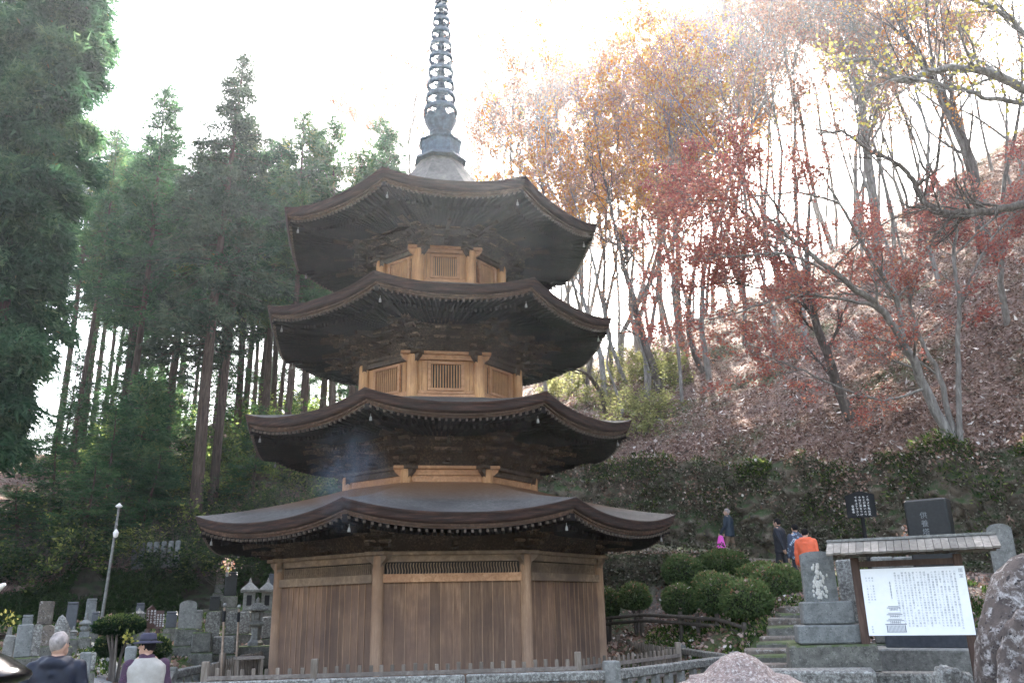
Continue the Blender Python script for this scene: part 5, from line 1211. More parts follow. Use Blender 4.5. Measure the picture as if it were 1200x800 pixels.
# low mossy wall behind the azaleas
lw = MB(); P0, P1 = Vector((4.4, 5.4, 0)), Vector((8.8, 4.0, 0)); nn = 60; mm = 24; vs = []
for i in range(nn + 1):
    p = P0.lerp(P1, i / nn); zt_, zb_ = at(700 + 130 * i / nn, 648, p.y + 20).z, 1.0
    for j in range(mm + 4):
        u = min(1, j / mm); z = zb_ + (zt_ - zb_) * u; back = max(0, j - mm) * .25; dd = (abs(fbm((p.x * 1.4, 1, z * 1.8), 3)) * .45 + fbm((p.x * 5, 3, z * 5), 2) * .08) * (1 if j < mm else 0)
        vs.append((p.x, p.y - dd + .25 * u + back, z))
lw.add(vs, [(i*(mm+4)+j, (i+1)*(mm+4)+j, (i+1)*(mm+4)+j+1, i*(mm+4)+j+1) for i in range(nn) for j in range(mm+3)], True)
tag(lw.build('low_stone_wall', M['wall']), 'lower mossy stone wall behind the azaleas with red leaves along its top', 'wall')
rng = np.random.default_rng(44)
def scat(name, P, mat, L, Wd, label, up=.3, vlo=0, vhi=1, spread=.9):
    D = rng.normal(0, 1, P.shape) * [1, 1, .3] + [0, 0, up]; V, F = leaf_faces(P, D, L, Wd, rng, True, spread * .3); tag(np_mesh(name, V, F, mat, None, rng.uniform(vlo, vhi, len(P))), label, kind='stuff')
n = 2500; u = rng.uniform(0, 1, n); P = np.c_[4.4 + 4.4 * u, 5.3 - 1.4 * u + rng.uniform(.1, 1.3, n), np.zeros(n)]; P[:, 2] = [at(700 + 130 * a_, 648, 25.4 - 1.4 * a_).z + .02 for a_ in u]
scat('fallen_leaves', P, M['fallen'], .10, .08, 'reddish fallen leaves lying on the low wall top', .05)
n = 5000; P = np.c_[rng.uniform(4.4, 8.8, n), np.zeros(n), rng.uniform(1.7, 3.6, n)]; P[:, 1] = 5.4 - (P[:, 0] - 4.4) * .318 - rng.uniform(.0, .35, n); scat('wall_creepers', P, M['ivy'], .10, .06, 'dry creepers on the low stone wall', .1)
# ground cover on the right bank, weeds and litter on open ground
n = 60000; P = np.c_[rng.uniform(3.6, 12, n), rng.uniform(-9, 2.2, n)]; keep = np.array([fbm((x * .8, y * .8, 2), 3) > -.02 for x, y in P]); ex = ((P[:, 0] < 5.9) & (P[:, 1] < -3.2)); P = P[keep & ~ex]
P = np.c_[P, gz_arr(P[:, 0], P[:, 1]) + .03]; scat('weeds', P, M['grass'], .10, .035, 'low green weeds and moss on the right bank', 1.2)
n = 15000; P = np.c_[rng.uniform(3.6, 13, n), rng.uniform(-10, 4.5, n)]; P = np.c_[P, gz_arr(P[:, 0], P[:, 1]) + .04]; scat('fallen_leaves', P, M['fallen'], .11, .08, 'brown and white fallen leaves on the right bank and steps', .05)
n = 30000; P = np.c_[rng.uniform(-16, -4.6, n), rng.uniform(-6, 9, n)]; keep = np.array([fbm((x * .7, y * .7, 5), 3) > .0 for x, y in P]); P = P[keep]; P = np.c_[P, gz_arr(P[:, 0], P[:, 1]) + .03]; scat('weeds', P, M['grass'], .12, .045, 'weeds growing between the graves', 1.2)
n = 9000; P = np.c_[rng.uniform(-14, -4.2, n), rng.uniform(-9, 8, n)]; P = np.c_[P, gz_arr(P[:, 0], P[:, 1]) + .03]; scat('fallen_leaves', P, M['fallen'], .10, .07, 'brown fallen leaves between the graves', .05, vhi=.85)
# gravel path with pale kerb between the graves
gp = MB(); pth = [(-3.9, -9.5), (-4.7, -7.6), (-5.6, -5.2), (-6.9, -2.4), (-8.6, .6)]; nrm = Vector((.83, .55))
vs = []
for j in range(41):
    f = j / 10.0; i = min(int(f), 3); a_ = Vector(pth[i]).lerp(Vector(pth[i+1]), f - i)
    for s_ in (-.75, -.25, .25, .75): q = a_ + nrm * s_ * .8; vs.append((q.x, q.y, gz(q.x, q.y) + .045))
gp.add(vs, [(j*4+k, j*4+k+1, (j+1)*4+k+1, (j+1)*4+k) for j in range(40) for k in range(3)], True)
M['gravel'] = mat_noise('gravel', (.14, .13, .125), (.30, .285, .27), (.42, .41, .39), 38, .95, bstr=.8, bdist=.02)
tag(gp.build('path', M['gravel']), kind='structure')
kb = MB()
for j in range(40): kb.beam(Vector(vs[j*4+3]) + Vector((.06, .04, 0)), Vector(vs[(j+1)*4+3]) + Vector((.06, .04, 0)), .12, .16)
tag(kb.build('kerb', M['granite']), kind='structure')

# ---- stone steps on the right
st = thing('stone_steps', 'worn irregular stone steps climbing past the azaleas', 'steps', (6.6, -5.2, .9)); rs_ = random.Random(3)
for k in range(9):
    px = 902 + 3.2 * k + rs_.uniform(-5, 5); py = 778 - 8.6 * k + rs_.uniform(-2, 2); dp = 13.2 + .6 * k; q = at(px, py, dp); w_ = (66 - 5.5 * k) * dp / FPX
    MB().box((q.x, q.y, q.z - .09), (w_ * rs_.uniform(.9, 1.15), .62, .2), rz3(rs_.uniform(-.15, .1) - .3), bev=.03).rough(.035, 2.2, k * 3).build('step', M['mossstone' if k % 2 else 'brownstone'], st)
for k in range(9):
    px, py, dp = ((945 + rs_.uniform(-10, 12)), 725 + rs_.uniform(-25, 35), 15 + rs_.uniform(-1, 2)) if k % 2 else (880 + rs_.uniform(-20, 10), 730 + rs_.uniform(-8, 25), 16)
    q = at(px, py, dp); r_ = rs_.uniform(.12, .28); z_ = gz(q.x, q.y)
    tag(MB().blob((q.x, q.y, z_ + r_ * .3), (r_ * 1.4, r_, r_ * .8), k + 50, .3, 3, 1.3).build('rock', M['mossstone']), 'mossy rock lying at the edge of the stone steps', 'rock', 'rocks beside the steps')

# ---- right hand memorials
GRR = 'memorial stones at the lower right'
def blocks(px0, px1, tp, bt, dp, mat, root, name, thick, yaw=0, bev=.02, rough=.006):
    a_, b_ = at(px0, bt, dp), at(px1, bt, dp); c = (a_ + b_) / 2; t3 = at((px0 + px1) / 2, tp, dp); w_ = (b_ - a_).length; h = t3.z - c.z
    mb = MB().box((c.x, c.y, (t3.z + c.z) / 2), (w_, thick, h - .004), rz3(yaw_to_cam(c, yaw)), bev=bev); mb.rough(rough, 4, px0); return mb.build(name, M[mat], root)
c = at(962, 780, 12.6); r1 = thing('memorial_stone', 'grey round topped memorial streaked with white lichen on a stepped mossy base', 'memorial stone', (c.x, c.y, gz(c.x, c.y)), GRR)
a_, b_ = at(945, 704, 12.6), at(980, 704, 12.6); cc = (a_ + b_) / 2; w_ = (b_ - a_).length; h = at(962, 646, 12.6).z - cc.z; y = yaw_to_cam(cc, .12); rt = rz3(y); pr = [(-w_/2, 0), (w_/2, 0)] + [(w_ / 2 * math.cos(q) * .99, h - w_ * .10 + w_ * .10 * math.sin(q)) for q in np.linspace(0, math.pi, 12)]; k = len(pr)
mb = MB().add([cc + rt @ Vector((p_, -.13, q)) for p_, q in pr] + [cc + rt @ Vector((p_, .13, q)) for p_, q in pr], [tuple(range(k)), tuple(range(2*k-1, k-1, -1))] + [(j, k+j, k+(j+1) % k, (j+1) % k) for j in range(k)]); mb.build('headstone', M['greystone2'] if 'greystone2' in M else M['greystone'], r1)
lm = MB()
rr_ = random.Random(2)
for k in range(70): q = rr_.uniform(.05, .72) * h; lm.blob(cc + rt @ Vector((-.02 + rr_.gauss(0, .045), -.132, q)), (rr_.uniform(.012, .03), .006, rr_.uniform(.015, .04)), k, .3, 2)
lm.build('lichen_streak', M['white2'] if 'white2' in M else mat_plain('lichen_crust', (.52, .50, .46), .95), r1)
blocks(943, 998, 704, 731, 12.5, 'greystone', r1, 'pedestal', .50, .12); blocks(937, 1012, 731, 753, 12.5, 'greystone', r1, 'pedestal', .72, .12); blocks(929, 1022, 753, 786, 12.5, 'mossstone', r1, 'pedestal', 1.0, .12, rough=.03)
c = at(999, 730, 13.3); grave(999, 655, 732, 18, 13.3, 'slab', 'lichenstone', 'narrow dark stone crusted with white lichen left of the information board', .1, thick=.5, group=GRR, cat='memorial stone')
# long slabs across the foreground
for px0, px1, tp, bt, dp, lab in ((898, 1022, 783, 800, 11.6, 'long kerb slab below the stepped memorial base'), (1022, 1135, 787, 806, 12.3, 'rough kerb stone under the granite plinth of the black stele')):
    q = at((px0 + px1) / 2, bt, dp); o = thing('kerb_slab', lab, 'stone slab', (q.x, q.y, gz(q.x, q.y))); blocks(px0, px1, tp, bt + 15, dp, 'lichenstone', o, 'slab', .5, 0, .03, .02)
c = at(1096, 757, 14.0); bs = thing('black_stele', 'tall polished black stone stele on a wide granite plinth behind the information board', 'memorial stone', (c.x, c.y, gz(c.x, c.y)), GRR)
ys_ = yaw_to_cam(c, -.25); a_, b_ = at(1087, 745, 14.0), at(1137, 745, 14.0); cc = (a_ + b_) / 2; w_ = (b_ - a_).length * .93; tz = at(1097, 585, 14).z
MB().box((cc.x, cc.y, (tz + cc.z) / 2), (w_, .32, tz - cc.z), rz3(ys_), bev=.03).build('shaft', M['blackgranite'], bs)
vertical_text('供養塔', Vector((cc.x, cc.y, tz - .28)) + rz3(ys_) @ Vector((-.04, -.166, 0)), ys_, .12, mat_plain('worn_engraving', (.16, .17, .18), .6), bs)
blocks(1050, 1143, 736, 758, 13.9, 'navygranite', bs, 'pedestal', .8, -.2); blocks(1024, 1150, 758, 788, 13.7, 'granite', bs, 'plinth', 1.1, -.2, rough=.003)
grave(1182, 613, 680, 26, 15.5, 'round', 'granite', 'pale grey memorial with recessed panel at the right edge', 0, thick=.4, group=GRR, cat='memorial stone')
for px0, px1, lab in ((1028, 1052, 'left light granite block seen under the board roof'), (1054, 1079, 'right light granite block seen under the board roof')):
    grave((px0 + px1) / 2, 652, 700, px1 - px0, 15.2, 'slab', 'granite', lab, 0, thick=.6, group=GRR, cat='memorial stone')

# ---- roofed information board
PL, PR_ = at(1013, 740, 12.0), at(1137, 740, 11.35); d = (PR_ - PL); d.z = 0; L = d.length; d.normalize(); n = Vector((d.y, -d.x, 0)); yb = math.atan2(d.y, d.x); g_ = gz(PL.x, PL.y)
ib = thing('information_board', 'large white information board with fine printing under a small plank roof', 'information board', (PL.x, PL.y, g_))
ztop = at(1013, 655, 12.0).z; zr_ = ztop + .02
for q in (PL, PR_): MB().box((q.x, q.y, (gz(q.x, q.y) - .2 + zr_) / 2), (.11, .11, zr_ - gz(q.x, q.y) + .2), rz3(yb), bev=.008).build('post', M['brownpost'], ib)
zp1, zp0 = at(1016, 667, 12.0).z, at(1020, 744, 12.0).z; c = (PL + PR_) / 2; c.z = (zp0 + zp1) / 2
pw = L + .0; ph = zp1 - zp0
c = c + d * .06
MB().box(c + n * .065, (pw + .012, .025, ph + .012), rz3(yb)).build('frame', M['brownpost'], ib)
MB().box(c + n * .084, (pw, .012, ph), rz3(yb)).build('panel', M['paper'], ib)
for zz in (zp1 + .07,): MB().beam(PL + Vector((0, 0, zz - PL.z)), PR_ + Vector((0, 0, zz - PR_.z)), .05, .08).build('cross_rail', M['brownpost'], ib)
body = ['八角三重塔は鎌倉時代末期に建立されたと伝えられ', 'わが国に残る唯一の木造八角塔として国宝に指定', 'されている　全国で一つという貴重な建物である', '構造は三間八角形の三重塔初重裳階付きで屋根は', 'こけら葺き　建立年代については諸説があるが木', '材の年輪調査により一二九〇年代に伐採されたも', 'のと判り鎌倉時代末期の建立が明らかになった', '　建築様式は禅宗様で軒は扇垂木を用い組物は', '詰組とし柱は上下を丸めた粽を設ける　窓は連子', '窓弓形の欄間などいずれも禅宗様の特色を示し', 'ている　裳階は初重の廻りにめぐらした庇で塔の', '姿に変化と落着きを与えている　内部には八角の', '仏壇を設け大日如来像を安置する　この様な八角', '塔は中国には多いが日本では他に例がなく当時の', '禅僧の交流と文化の高さをよく伝えるものである', '　昭和二十七年三月二十九日国宝に指定された', '参拝される方は火気に十分御注意下さい']
V, F = text_mesh(body, .030, pw * .60 / 17, ph * .86 / 23); rt = rz3(yb); org = c + n * .093
vx = [(a_ + pw * .40, b_ + ph * .42) for a_, b_ in V]; mb = MB().add([org + rt @ Vector((a_, 0, b_)) for a_, b_ in vx], F); mb.build('writing', M['ink'], ib)
V, F = text_mesh(['国宝', ], .055, .07, .07); MB().add([org + rt @ Vector((a_ + pw * .46, 0, b_ + ph * .43)) for a_, b_ in V], F).build('heading', M['ink'], ib)
V, F = text_mesh(['建立　鎌倉時代末期', '高さ　十八・七五米', '形式　八角三重裳階付'], .024, .04, .036); MB().add([org + rt @ Vector((a_ - pw * .39, 0, b_ + ph * .36)) for a_, b_ in V], F).build('writing', M['ink'], ib)
V, F = text_mesh(['安楽寺'], .026, .04, .036); MB().add([org + rt @ Vector((a_ - pw * .455, 0, b_ - ph * .37)) for a_, b_ in V], F).build('writing', M['ink'], ib)
dg_ = MB(); X0 = -pw * .225
def bar(x, z, w_, h): dg_.box(org + rt @ Vector((X0 + x, 0, z)), (w_, .003, h), rt)
bar(0, ph * .17, .006, ph * .26)
for k in range(5): bar(0, ph * (.10 + .045 * k), .022, .006)
for zz, ww, hh_ in ((-.07, .17, .04), (-.17, .20, .04), (-.26, .22, .03)):
    bar(0, ph * zz, ww * .8, .007); bar(0, ph * (zz - .022), ww, .009); bar(0, ph * (zz - .05), ww * .5, .006)
    for k in range(6): bar(-ww * .28 + ww * .56 * k / 5, ph * (zz - .045), .005, ph * .04)
bar(0, -ph * .335, .27, .012)
for k in range(14): bar(-.11 + .22 * k / 13, -ph * .40, .006, ph * .10)
bar(0, -ph * .45, .25, .006); bar(-.115, -ph * .4, .012, ph * .1); bar(.115, -ph * .4, .012, ph * .1)
dg_.build('pagoda_drawing', M['ink'], ib)
# roof: two plank slopes
rl0, rl1 = PL - d * .34, PR_ + d * .52; RL = (rl1 - rl0).length; rf = MB(); zr0 = at(985, 640, 12.0).z
for sg in (1, -1):
    npk = 22
    for k in range(npk):
        u0, u1 = k / npk, (k + 1) / npk; a_ = rl0.lerp(rl1, (u0 + u1) / 2); a_.z = 0; w_ = L + .7
        top = a_ + Vector((0, 0, zr0 + .06)); low = a_ + n * sg * .42 + Vector((0, 0, zr0 - .12 + random.Random(k + sg).uniform(-.006, .006)))
        rf.beam(top, low, RL / npk - .006, .028, up=(0, 0, 1))
rfo = rf.build('roof', mat_wood('grey_roof_plank', (.12, .105, .09), (.23, .21, .185), (.36, .335, .30), 'N', 1.3, .9, isl=.35), ib)
r0, r1_ = rl0.copy(), rl1.copy(); r0.z = r1_.z = zr0 + .085; MB().beam(r0, r1_, .10, .035).build('ridge_cap', M['granite'], ib)
r0.z = r1_.z = zr0 - .10; MB().beam(r0 + n * .2, r1_ + n * .2, .04, .06).build('eave_batten', M['brownpost'], ib)

# ---- rocks in the right foreground
def rock(px, tp, wpx, dp, mat, label, seed, hfac=1.0, bury=.2, amp=.28, name='boulder', ry=.6, zb=None, sub=5):
    t3 = at(px, tp, dp); s_ = (t3 - CAM).dot(FWD) / FPX; r_ = wpx * s_ / 2; g_ = (gz(t3.x, t3.y) if zb is None else zb) - bury; H = (t3.z - g_)
    mb = MB().blob((t3.x, t3.y, g_ + H * .46), (r_, r_ * ry, H * .54), seed, amp, sub, .9); mb.rough(.02, 5, seed); mb.rough(.007, 18, seed); o = mb.build(name, M[mat]); tag(o, label, 'rock' if name == 'boulder' else 'memorial stone'); return o
M['mono'] = mat_stone('rough_monument', (.10, .078, .068), (.025, .021, .021), (.42, .40, .385), .46, 4.2, .9)
rock(1212, 650, 182, 7.2, 'mono', 'big rough round topped brown monument stone at the right edge', 3, name='monument_stone', amp=.06)
rock(1215, 712, 130, 6.5, 'mono', 'lower bulging rock in front of the big round topped monument', 5, amp=.2)
rock(1112, 786, 66, 8.5, 'lichenstone', 'pale flat rock between the information board and the monument', 7, amp=.2)
# stone lantern whose lichened cap pokes into the bottom of the frame
p = at(864, 763, 6.3); g_ = gz(p.x, p.y); sl = thing('stone_lantern', 'lichen covered stepped stone lantern cap poking up at the bottom edge', 'stone lantern', (p.x, p.y, g_)); zt = p.z
M['lichencap'] = mat_stone('lichen_cap', (.20, .15, .14), (.075, .055, .05), (.42, .40, .375), .47, 22, .95)
q = MB().lathe((p.x, p.y, 0), [(.34, zt - .16), (.36, zt - .175), (.40, zt - .20), (.60, zt - .25), (.74, zt - .29), (.76, zt - .36), (.5, zt - .38), (.3, zt - .4)][::-1], 40); q.rough(.012, 9, 4); q.build('cap', M['lichencap'], sl)
q = MB().lathe((p.x, p.y, 0), [(.36, zt - .21), (.35, zt - .165), (.25, zt - .150), (.20, zt - .10), (.12, zt - .045), (.05, zt - .01), (.001, zt)], 40); q.rough(.012, 12, 5); q.rough(.006, 40, 7); q.build('cap_knob', M['lichencap'], sl)
MB().lathe((p.x, p.y, 0), [(.24, zt - .72), (.26, zt - .5), (.24, zt - .38)], 6, False).build('light_box', M['lichenstone'], sl)
MB().lathe((p.x, p.y, 0), [(.34, g_ - .1), (.32, g_ + .12), (.17, g_ + .2), (.16, zt - .84), (.3, zt - .78), (.32, zt - .72)], 12).build('shaft', M['lichenstone'], sl)
# bronze incense burner at the left edge
p = at(-40, 788, 5.0); g_ = gz(p.x, p.y); z = p.z; br = thing('incense_burner', 'glossy black bronze incense burner with a domed lid at the left edge', 'incense burner', (p.x, p.y, g_))
M['blackbronze'] = mat_noise('polished_dark_bronze', (.012, .012, .014), (.03, .03, .034), None, 7, .16, bstr=.08, metal=.85, spec=.6)
MB().lathe((p.x, p.y, 0), [(.24, z - .06), (.30, z - .045), (.315, z - .02), (.305, z), (.26, z + .03), (.20, z + .07), (.13, z + .10), (.05, z + .12)], 40).build('lid', M['blackbronze'], br)
MB().lathe((p.x, p.y, 0), [(.05, z + .11), (.09, z + .14), (.155, z + .165), (.16, z + .19), (.1, z + .215), (.06, z + .23), (.05, z + .27), (.02, z + .3), (.001, z + .33)], 24).build('lid_knob', M['blackbronze'], br)
MB().lathe((p.x, p.y, 0), [(.22, g_), (.2, g_ + .1), (.12, g_ + .2), (.12, z - .7), (.28, z - .55), (.34, z - .38), (.32, z - .30), (.28, z - .31)], 32).build('bowl', M['blackbronze'], br)
for k in range(4): a_ = math.pi / 4 + k * math.pi / 2; MB().tube([(p.x + .25 * math.cos(a_), p.y + .25 * math.sin(a_), z - .36), (p.x + .25 * math.cos(a_), p.y + .25 * math.sin(a_), z - .03)], .018, 8).build('lid_support', M['blackbronze'], br)
q = MB()
for k in range(6): a_ = k * math.pi / 3; c3 = Vector((p.x, p.y, z + .40)); e3 = c3 + Vector((.13 * math.cos(a_), .13 * math.sin(a_), .05)); q.tube([c3, c3.lerp(e3, .6) + Vector((0, 0, -.015)), e3], [.02, .03, .008], 6)
q.tube([(p.x, p.y, z + .31), (p.x, p.y, z + .42)], .015, 6); q.build('metal_lotus', M['white'], br)

# =================================================================== people
def capsule(mb, a, b, ra, rb, n=12):
    a, b = Vector(a), Vector(b); d = (b - a); L = d.length; d = d / L
    pts = []; rr = []
    for k in range(4): t = math.pi / 2 * k / 4; pts.append(a - d * ra * math.cos(t)); rr.append(max(.001, ra * math.sin(t)))
    for k in range(4): u = k / 3; pts.append(a.lerp(b, u)); rr.append(ra + (rb - ra) * u)
    for k in range(1, 5): t = math.pi / 2 * k / 4; pts.append(b + d * rb * math.sin(t)); rr.append(max(.001, rb * math.cos(t)))
    mb.tube(pts, rr, n, True)
def solid(mb, name, mat, parent, voxel, smooth=4, fold=0.0, ff=6, cut=None):
    """fuse overlapping pieces into one continuous skin"""
    me = bpy.data.meshes.new('tmp'); me.from_pydata(mb.v, [], mb.f); me.update(); ob = bpy.data.objects.new('tmp', me); COL.objects.link(ob)
    r_ = ob.modifiers.new('r', 'REMESH'); r_.mode = 'VOXEL'; r_.voxel_size = voxel; s_ = ob.modifiers.new('s', 'SMOOTH'); s_.iterations = smooth; s_.factor = .5
    dg = bpy.context.evaluated_depsgraph_get(); m2 = bpy.data.meshes.new_from_object(ob.evaluated_get(dg)); bpy.data.objects.remove(ob)
    n = len(m2.vertices); co = np.empty(n * 3, np.float32); m2.vertices.foreach_get('co', co); co = co.reshape(-1, 3)
    if fold:
        nr = np.empty(n * 3, np.float32); m2.vertices.foreach_get('normal', nr); nr = nr.reshape(-1, 3)
        h = np.array([fbm((c[0] * ff, c[1] * ff, c[2] * ff * .55), 3) + .6 * math.sin(c[2] * 26 + 5 * fbm((c[0] * 3, c[1] * 3, c[2] * 2), 2)) * .35 for c in co]); co = co + nr * h[:, None] * fold
        m2.vertices.foreach_set('co', co.astype(np.float32).ravel())
    m2.name = name; m2.materials.clear(); m2.materials.append(mat); m2.polygons.foreach_set('use_smooth', np.ones(len(m2.polygons), bool)); m2.update()
    return link(name, m2, parent)
M['skin'] = mat_plain('skin', (.50, .30, .22), .5, nz=.08); M['whitehair'] = mat_plain('white_hair', (.27, .235, .22), .9, nz=.5); M['blackhair'] = mat_plain('black_hair', (.010, .009, .010), .9, spec=.1)
M['navy'] = mat_plain('navy_nylon', (.009, .012, .024), .5, nz=.25, spec=.25); M['cream'] = mat_plain('cream_cotton', (.36, .335, .30), .85); M['hatc'] = mat_plain('purple_grey_felt', (.035, .033, .055), .85)
M['bluejk'] = mat_plain('dark_blue_jacket', (.016, .028, .045), .6, nz=.2); M['khaki'] = mat_plain('khaki_cloth', (.17, .11, .075), .85); M['blk'] = mat_plain('black_cloth', (.014, .015, .022), .7, nz=.2)
M['orangejk'] = mat_plain('orange_jacket', (.72, .13, .055), .7); M['pinkbag'] = mat_plain('magenta_bag', (.75, .09, .50), .5); M['darktr'] = mat_plain('dark_trousers', (.03, .034, .05), .8)
def plaid(name, c1, c2, c3, s=40):
    m, nt, b = new_mat(name); co = coords(nt); ch = N(nt, 'ShaderNodeTexChecker'); ch.inputs['Scale'].default_value = s; nt.links.new(co, ch.inputs[0]); v = N(nt, 'ShaderNodeTexVoronoi'); v.inputs['Scale'].default_value = s * .4; nt.links.new(co, v.inputs[0])
    nt.links.new(mixc(nt, ramp(nt, v.outputs['Distance'], [(.3, (0, 0, 0)), (.5, (1, 1, 1))]), mixc(nt, ch.outputs['Fac'], c1, c2), c3), b.inputs['Base Color']); b.inputs['Roughness'].default_value = .8; return m
M['plaidp'] = plaid('purple_check_shirt', (.09, .03, .07), (.025, .014, .035), (.05, .022, .045), 60); M['floral'] = plaid('patterned_top', (.50, .54, .60), (.06, .16, .28), (.04, .05, .08), 26)
def person(px, top, dp, face, label, jacket, trousers, hair, H=None, hat=None, vest=None, hood=False, arms=None, legs=None, head_yaw=0.0, lean=0.0, stoop=0.0, bald=False, hem=.80, sx=1.0):
    """face = heading angle in radians, 0 looks away from the camera (+y), positive turns left"""
    t3 = at(px, top, dp); g_ = gz(t3.x, t3.y); H = H or min(1.80, max(1.5, t3.z - g_)); k = H / 1.72; zf = t3.z - H if abs(t3.z - H - g_) < .35 else g_
    root = thing('person', label, 'person', (0, 0, 0)); arms = arms or {}; legs = legs or {}
    def P(x, y, z): return Vector((x * k * sx, (y + lean * max(0, z - .9)) * k, z * k))
    hipz = .90; J = {}
    for s, nm in ((-1, 'l'), (1, 'r')):
        lg = legs.get(nm, (0.0, 0.0)); J['hip' + nm] = P(.095 * s, 0, hipz); J['kn' + nm] = P(.10 * s, lg[0] * .5 + .03, .49); J['an' + nm] = P(.10 * s, lg[0], .085 + lg[1])
        ar = arms.get(nm, ((.235, -.02, 1.12), (.25, .05, .86))); J['sh' + nm] = P(.185 * s, 0, 1.40); J['el' + nm] = P(ar[0][0] * s, ar[0][1], ar[0][2]); J['wr' + nm] = P(ar[1][0] * s, ar[1][1], ar[1][2])
    hc = P(0, .03 + stoop, 1.60)
    def torso(mb, e, low=.88, neck=True):
        mb.blob(P(0, 0, 1.17), ((.160 + e) * k, (.114 + e) * k, .26 * k), 1, 0, 3); mb.blob(P(0, 0, 1.27), ((.17 + e) * k, (.115 + e) * k, .19 * k), 1, 0, 3); mb.blob(P(0, .0, 1.08), ((.15 + e) * k, (.11 + e) * k, .19 * k), 1, 0, 3); mb.blob(P(0, -.01, .95), ((.162 + e) * k, (.12 + e) * k, .15 * k), 1, 0, 3)
        capsule(mb, P(-.15, 0, 1.39), P(.15, 0, 1.39), (.062 + e) * k, (.062 + e) * k)
        capsule(mb, P(-.07, 0, 1.44), P(.07, 0, 1.44), (.055 + e) * k, (.055 + e) * k)
    def shell(mb, e, low):
        rings = [(low - .02, .06, .05), (low, .168, .128), (.92, .168, .130), (1.05, .160, .124), (1.20, .172, .126), (1.32, .188, .122), (1.39, .178, .105), (1.435, .125, .080), (1.47, .065, .06), (1.475, .02, .02)]
        rings = [r_ for r_ in rings if r_[0] <= low or r_[0] > low + .02]; n = 28; vs = []
        for z_, rx_, ry_ in rings:
            for q in range(n): a_ = 2 * math.pi * q / n; ca, sa = math.cos(a_), math.sin(a_); vs.append(P((rx_ + e) * math.copysign(abs(ca) ** .8, ca), (ry_ + e) * math.copysign(abs(sa) ** .9, sa), z_))
        m_ = len(rings); mb.add(vs, [(i*n+q, i*n+(q+1) % n, (i+1)*n+(q+1) % n, (i+1)*n+q) for i in range(m_-1) for q in range(n)]); mb.add(vs[:n], [tuple(range(n-1, -1, -1))]); mb.add(vs[-n:], [tuple(range(n))])
    b = MB(); torso(b, 0); capsule(b, P(0, 0, 1.42), P(0, .02 + stoop * .6, 1.53), .058 * k, .054 * k)
    b.blob(hc, (.076 * k, .096 * k, .118 * k), 1, 0, 3)
    hr = rz3(head_yaw)
    def hp(x, y, z): return hc + hr @ Vector((x, y, z)) * k
    b.blob(hp(0, .045, -.06), (.052 * k, .05 * k, .055 * k), 1, 0, 3)
    capsule(b, hp(0, .088, .012), hp(0, .112, -.018), .011 * k, .014 * k, 8); b.blob(hp(0, .088, -.052), (.025 * k, .014 * k, .009 * k), 1, 0, 2)
    for s in (-1, 1): b.blob(hp(.078 * s, -.005, -.005), (.012 * k, .022 * k, .033 * k), 1, 0, 2)
    for nm in 'lr':
        s = -1 if nm == 'l' else 1
        capsule(b, J['sh' + nm], J['el' + nm], .052 * k, .042 * k); capsule(b, J['el' + nm], J['wr' + nm], .041 * k, .027 * k)
        capsule(b, J['hip' + nm], J['kn' + nm], .085 * k, .058 * k); capsule(b, J['kn' + nm], J['an' + nm], .056 * k, .038 * k); capsule(b, J['an' + nm] + Vector((0, -.03, -.04)) * k, J['an' + nm] + Vector((.015 * s, .17, -.05)) * k, .04 * k, .033 * k)
        w_ = J['wr' + nm]; fd = (J['wr' + nm] - J['el' + nm]).normalized(); fw = Vector((0, 1, 0)); fw = (fw - fd * fw.dot(fd)).normalized(); inn = Vector((-s, 0, 0))
        pc = w_ + fd * .045 * k; b.blob(pc, (.022 * k, .04 * k, .045 * k), 1, 0, 3)
        for q, (off, ln) in enumerate(((-.03, .052), (-.01, .066), (.01, .072), (.03, .064))):
            r0_ = pc + fd * .03 * k + fw * off * k; r1_ = r0_ + (fd + inn * .12) * ln * .55 * k; capsule(b, r0_, r1_, .0095 * k, .009 * k, 7); capsule(b, r1_, r1_ + (fd * .8 + inn * .6) * ln * .5 * k, .009 * k, .0075 * k, 7)
        capsule(b, pc + fw * .03 * k - fd * .02 * k, pc + fw * .062 * k + (fd * .03 + inn * .02) * k, .012 * k, .009 * k, 7)
    bo = solid(b, 'body', M['skin'], root, .010 * k, 3)
    # jacket
    j = MB(); shell(j, .024, hem)
    for nm in 'lr': capsule(j, J['sh' + nm], J['el' + nm], .072 * k, .060 * k); capsule(j, J['el' + nm], J['wr' + nm], .060 * k, .044 * k)
    if hood: j.blob(P(0, -.075, 1.43), (.135 * k, .075 * k, .07 * k), 3, .1, 3); capsule(j, P(-.10, -.02, 1.45), P(.10, -.02, 1.45), .06 * k, .06 * k); capsule(j, P(-.11, -.05, 1.40), P(0, -.115, 1.34), .045 * k, .045 * k); capsule(j, P(.11, -.05, 1.40), P(0, -.115, 1.34), .045 * k, .045 * k)
    else: capsule(j, P(-.045, .0, 1.475), P(.045, 0, 1.475), .05 * k, .05 * k)
    solid(j, 'jacket' if not vest else 'shirt', jacket, root, .014 * k, 9, .012 * k)
    if vest:
        j = MB(); shell(j, .040, .76); solid(j, 'vest', vest, root, .014 * k, 5, .012 * k)
    t = MB(); t.blob(P(0, -.01, .93), (.168 * k, .128 * k, .14 * k), 1, 0, 3)
    for nm in 'lr': capsule(t, J['hip' + nm], J['kn' + nm], .098 * k, .072 * k); capsule(t, J['kn' + nm], J['an' + nm] + Vector((0, 0, .01)) * k, .07 * k, .058 * k)
    solid(t, 'trousers', trousers, root, .016 * k, 3, .008 * k)
    s_ = MB()
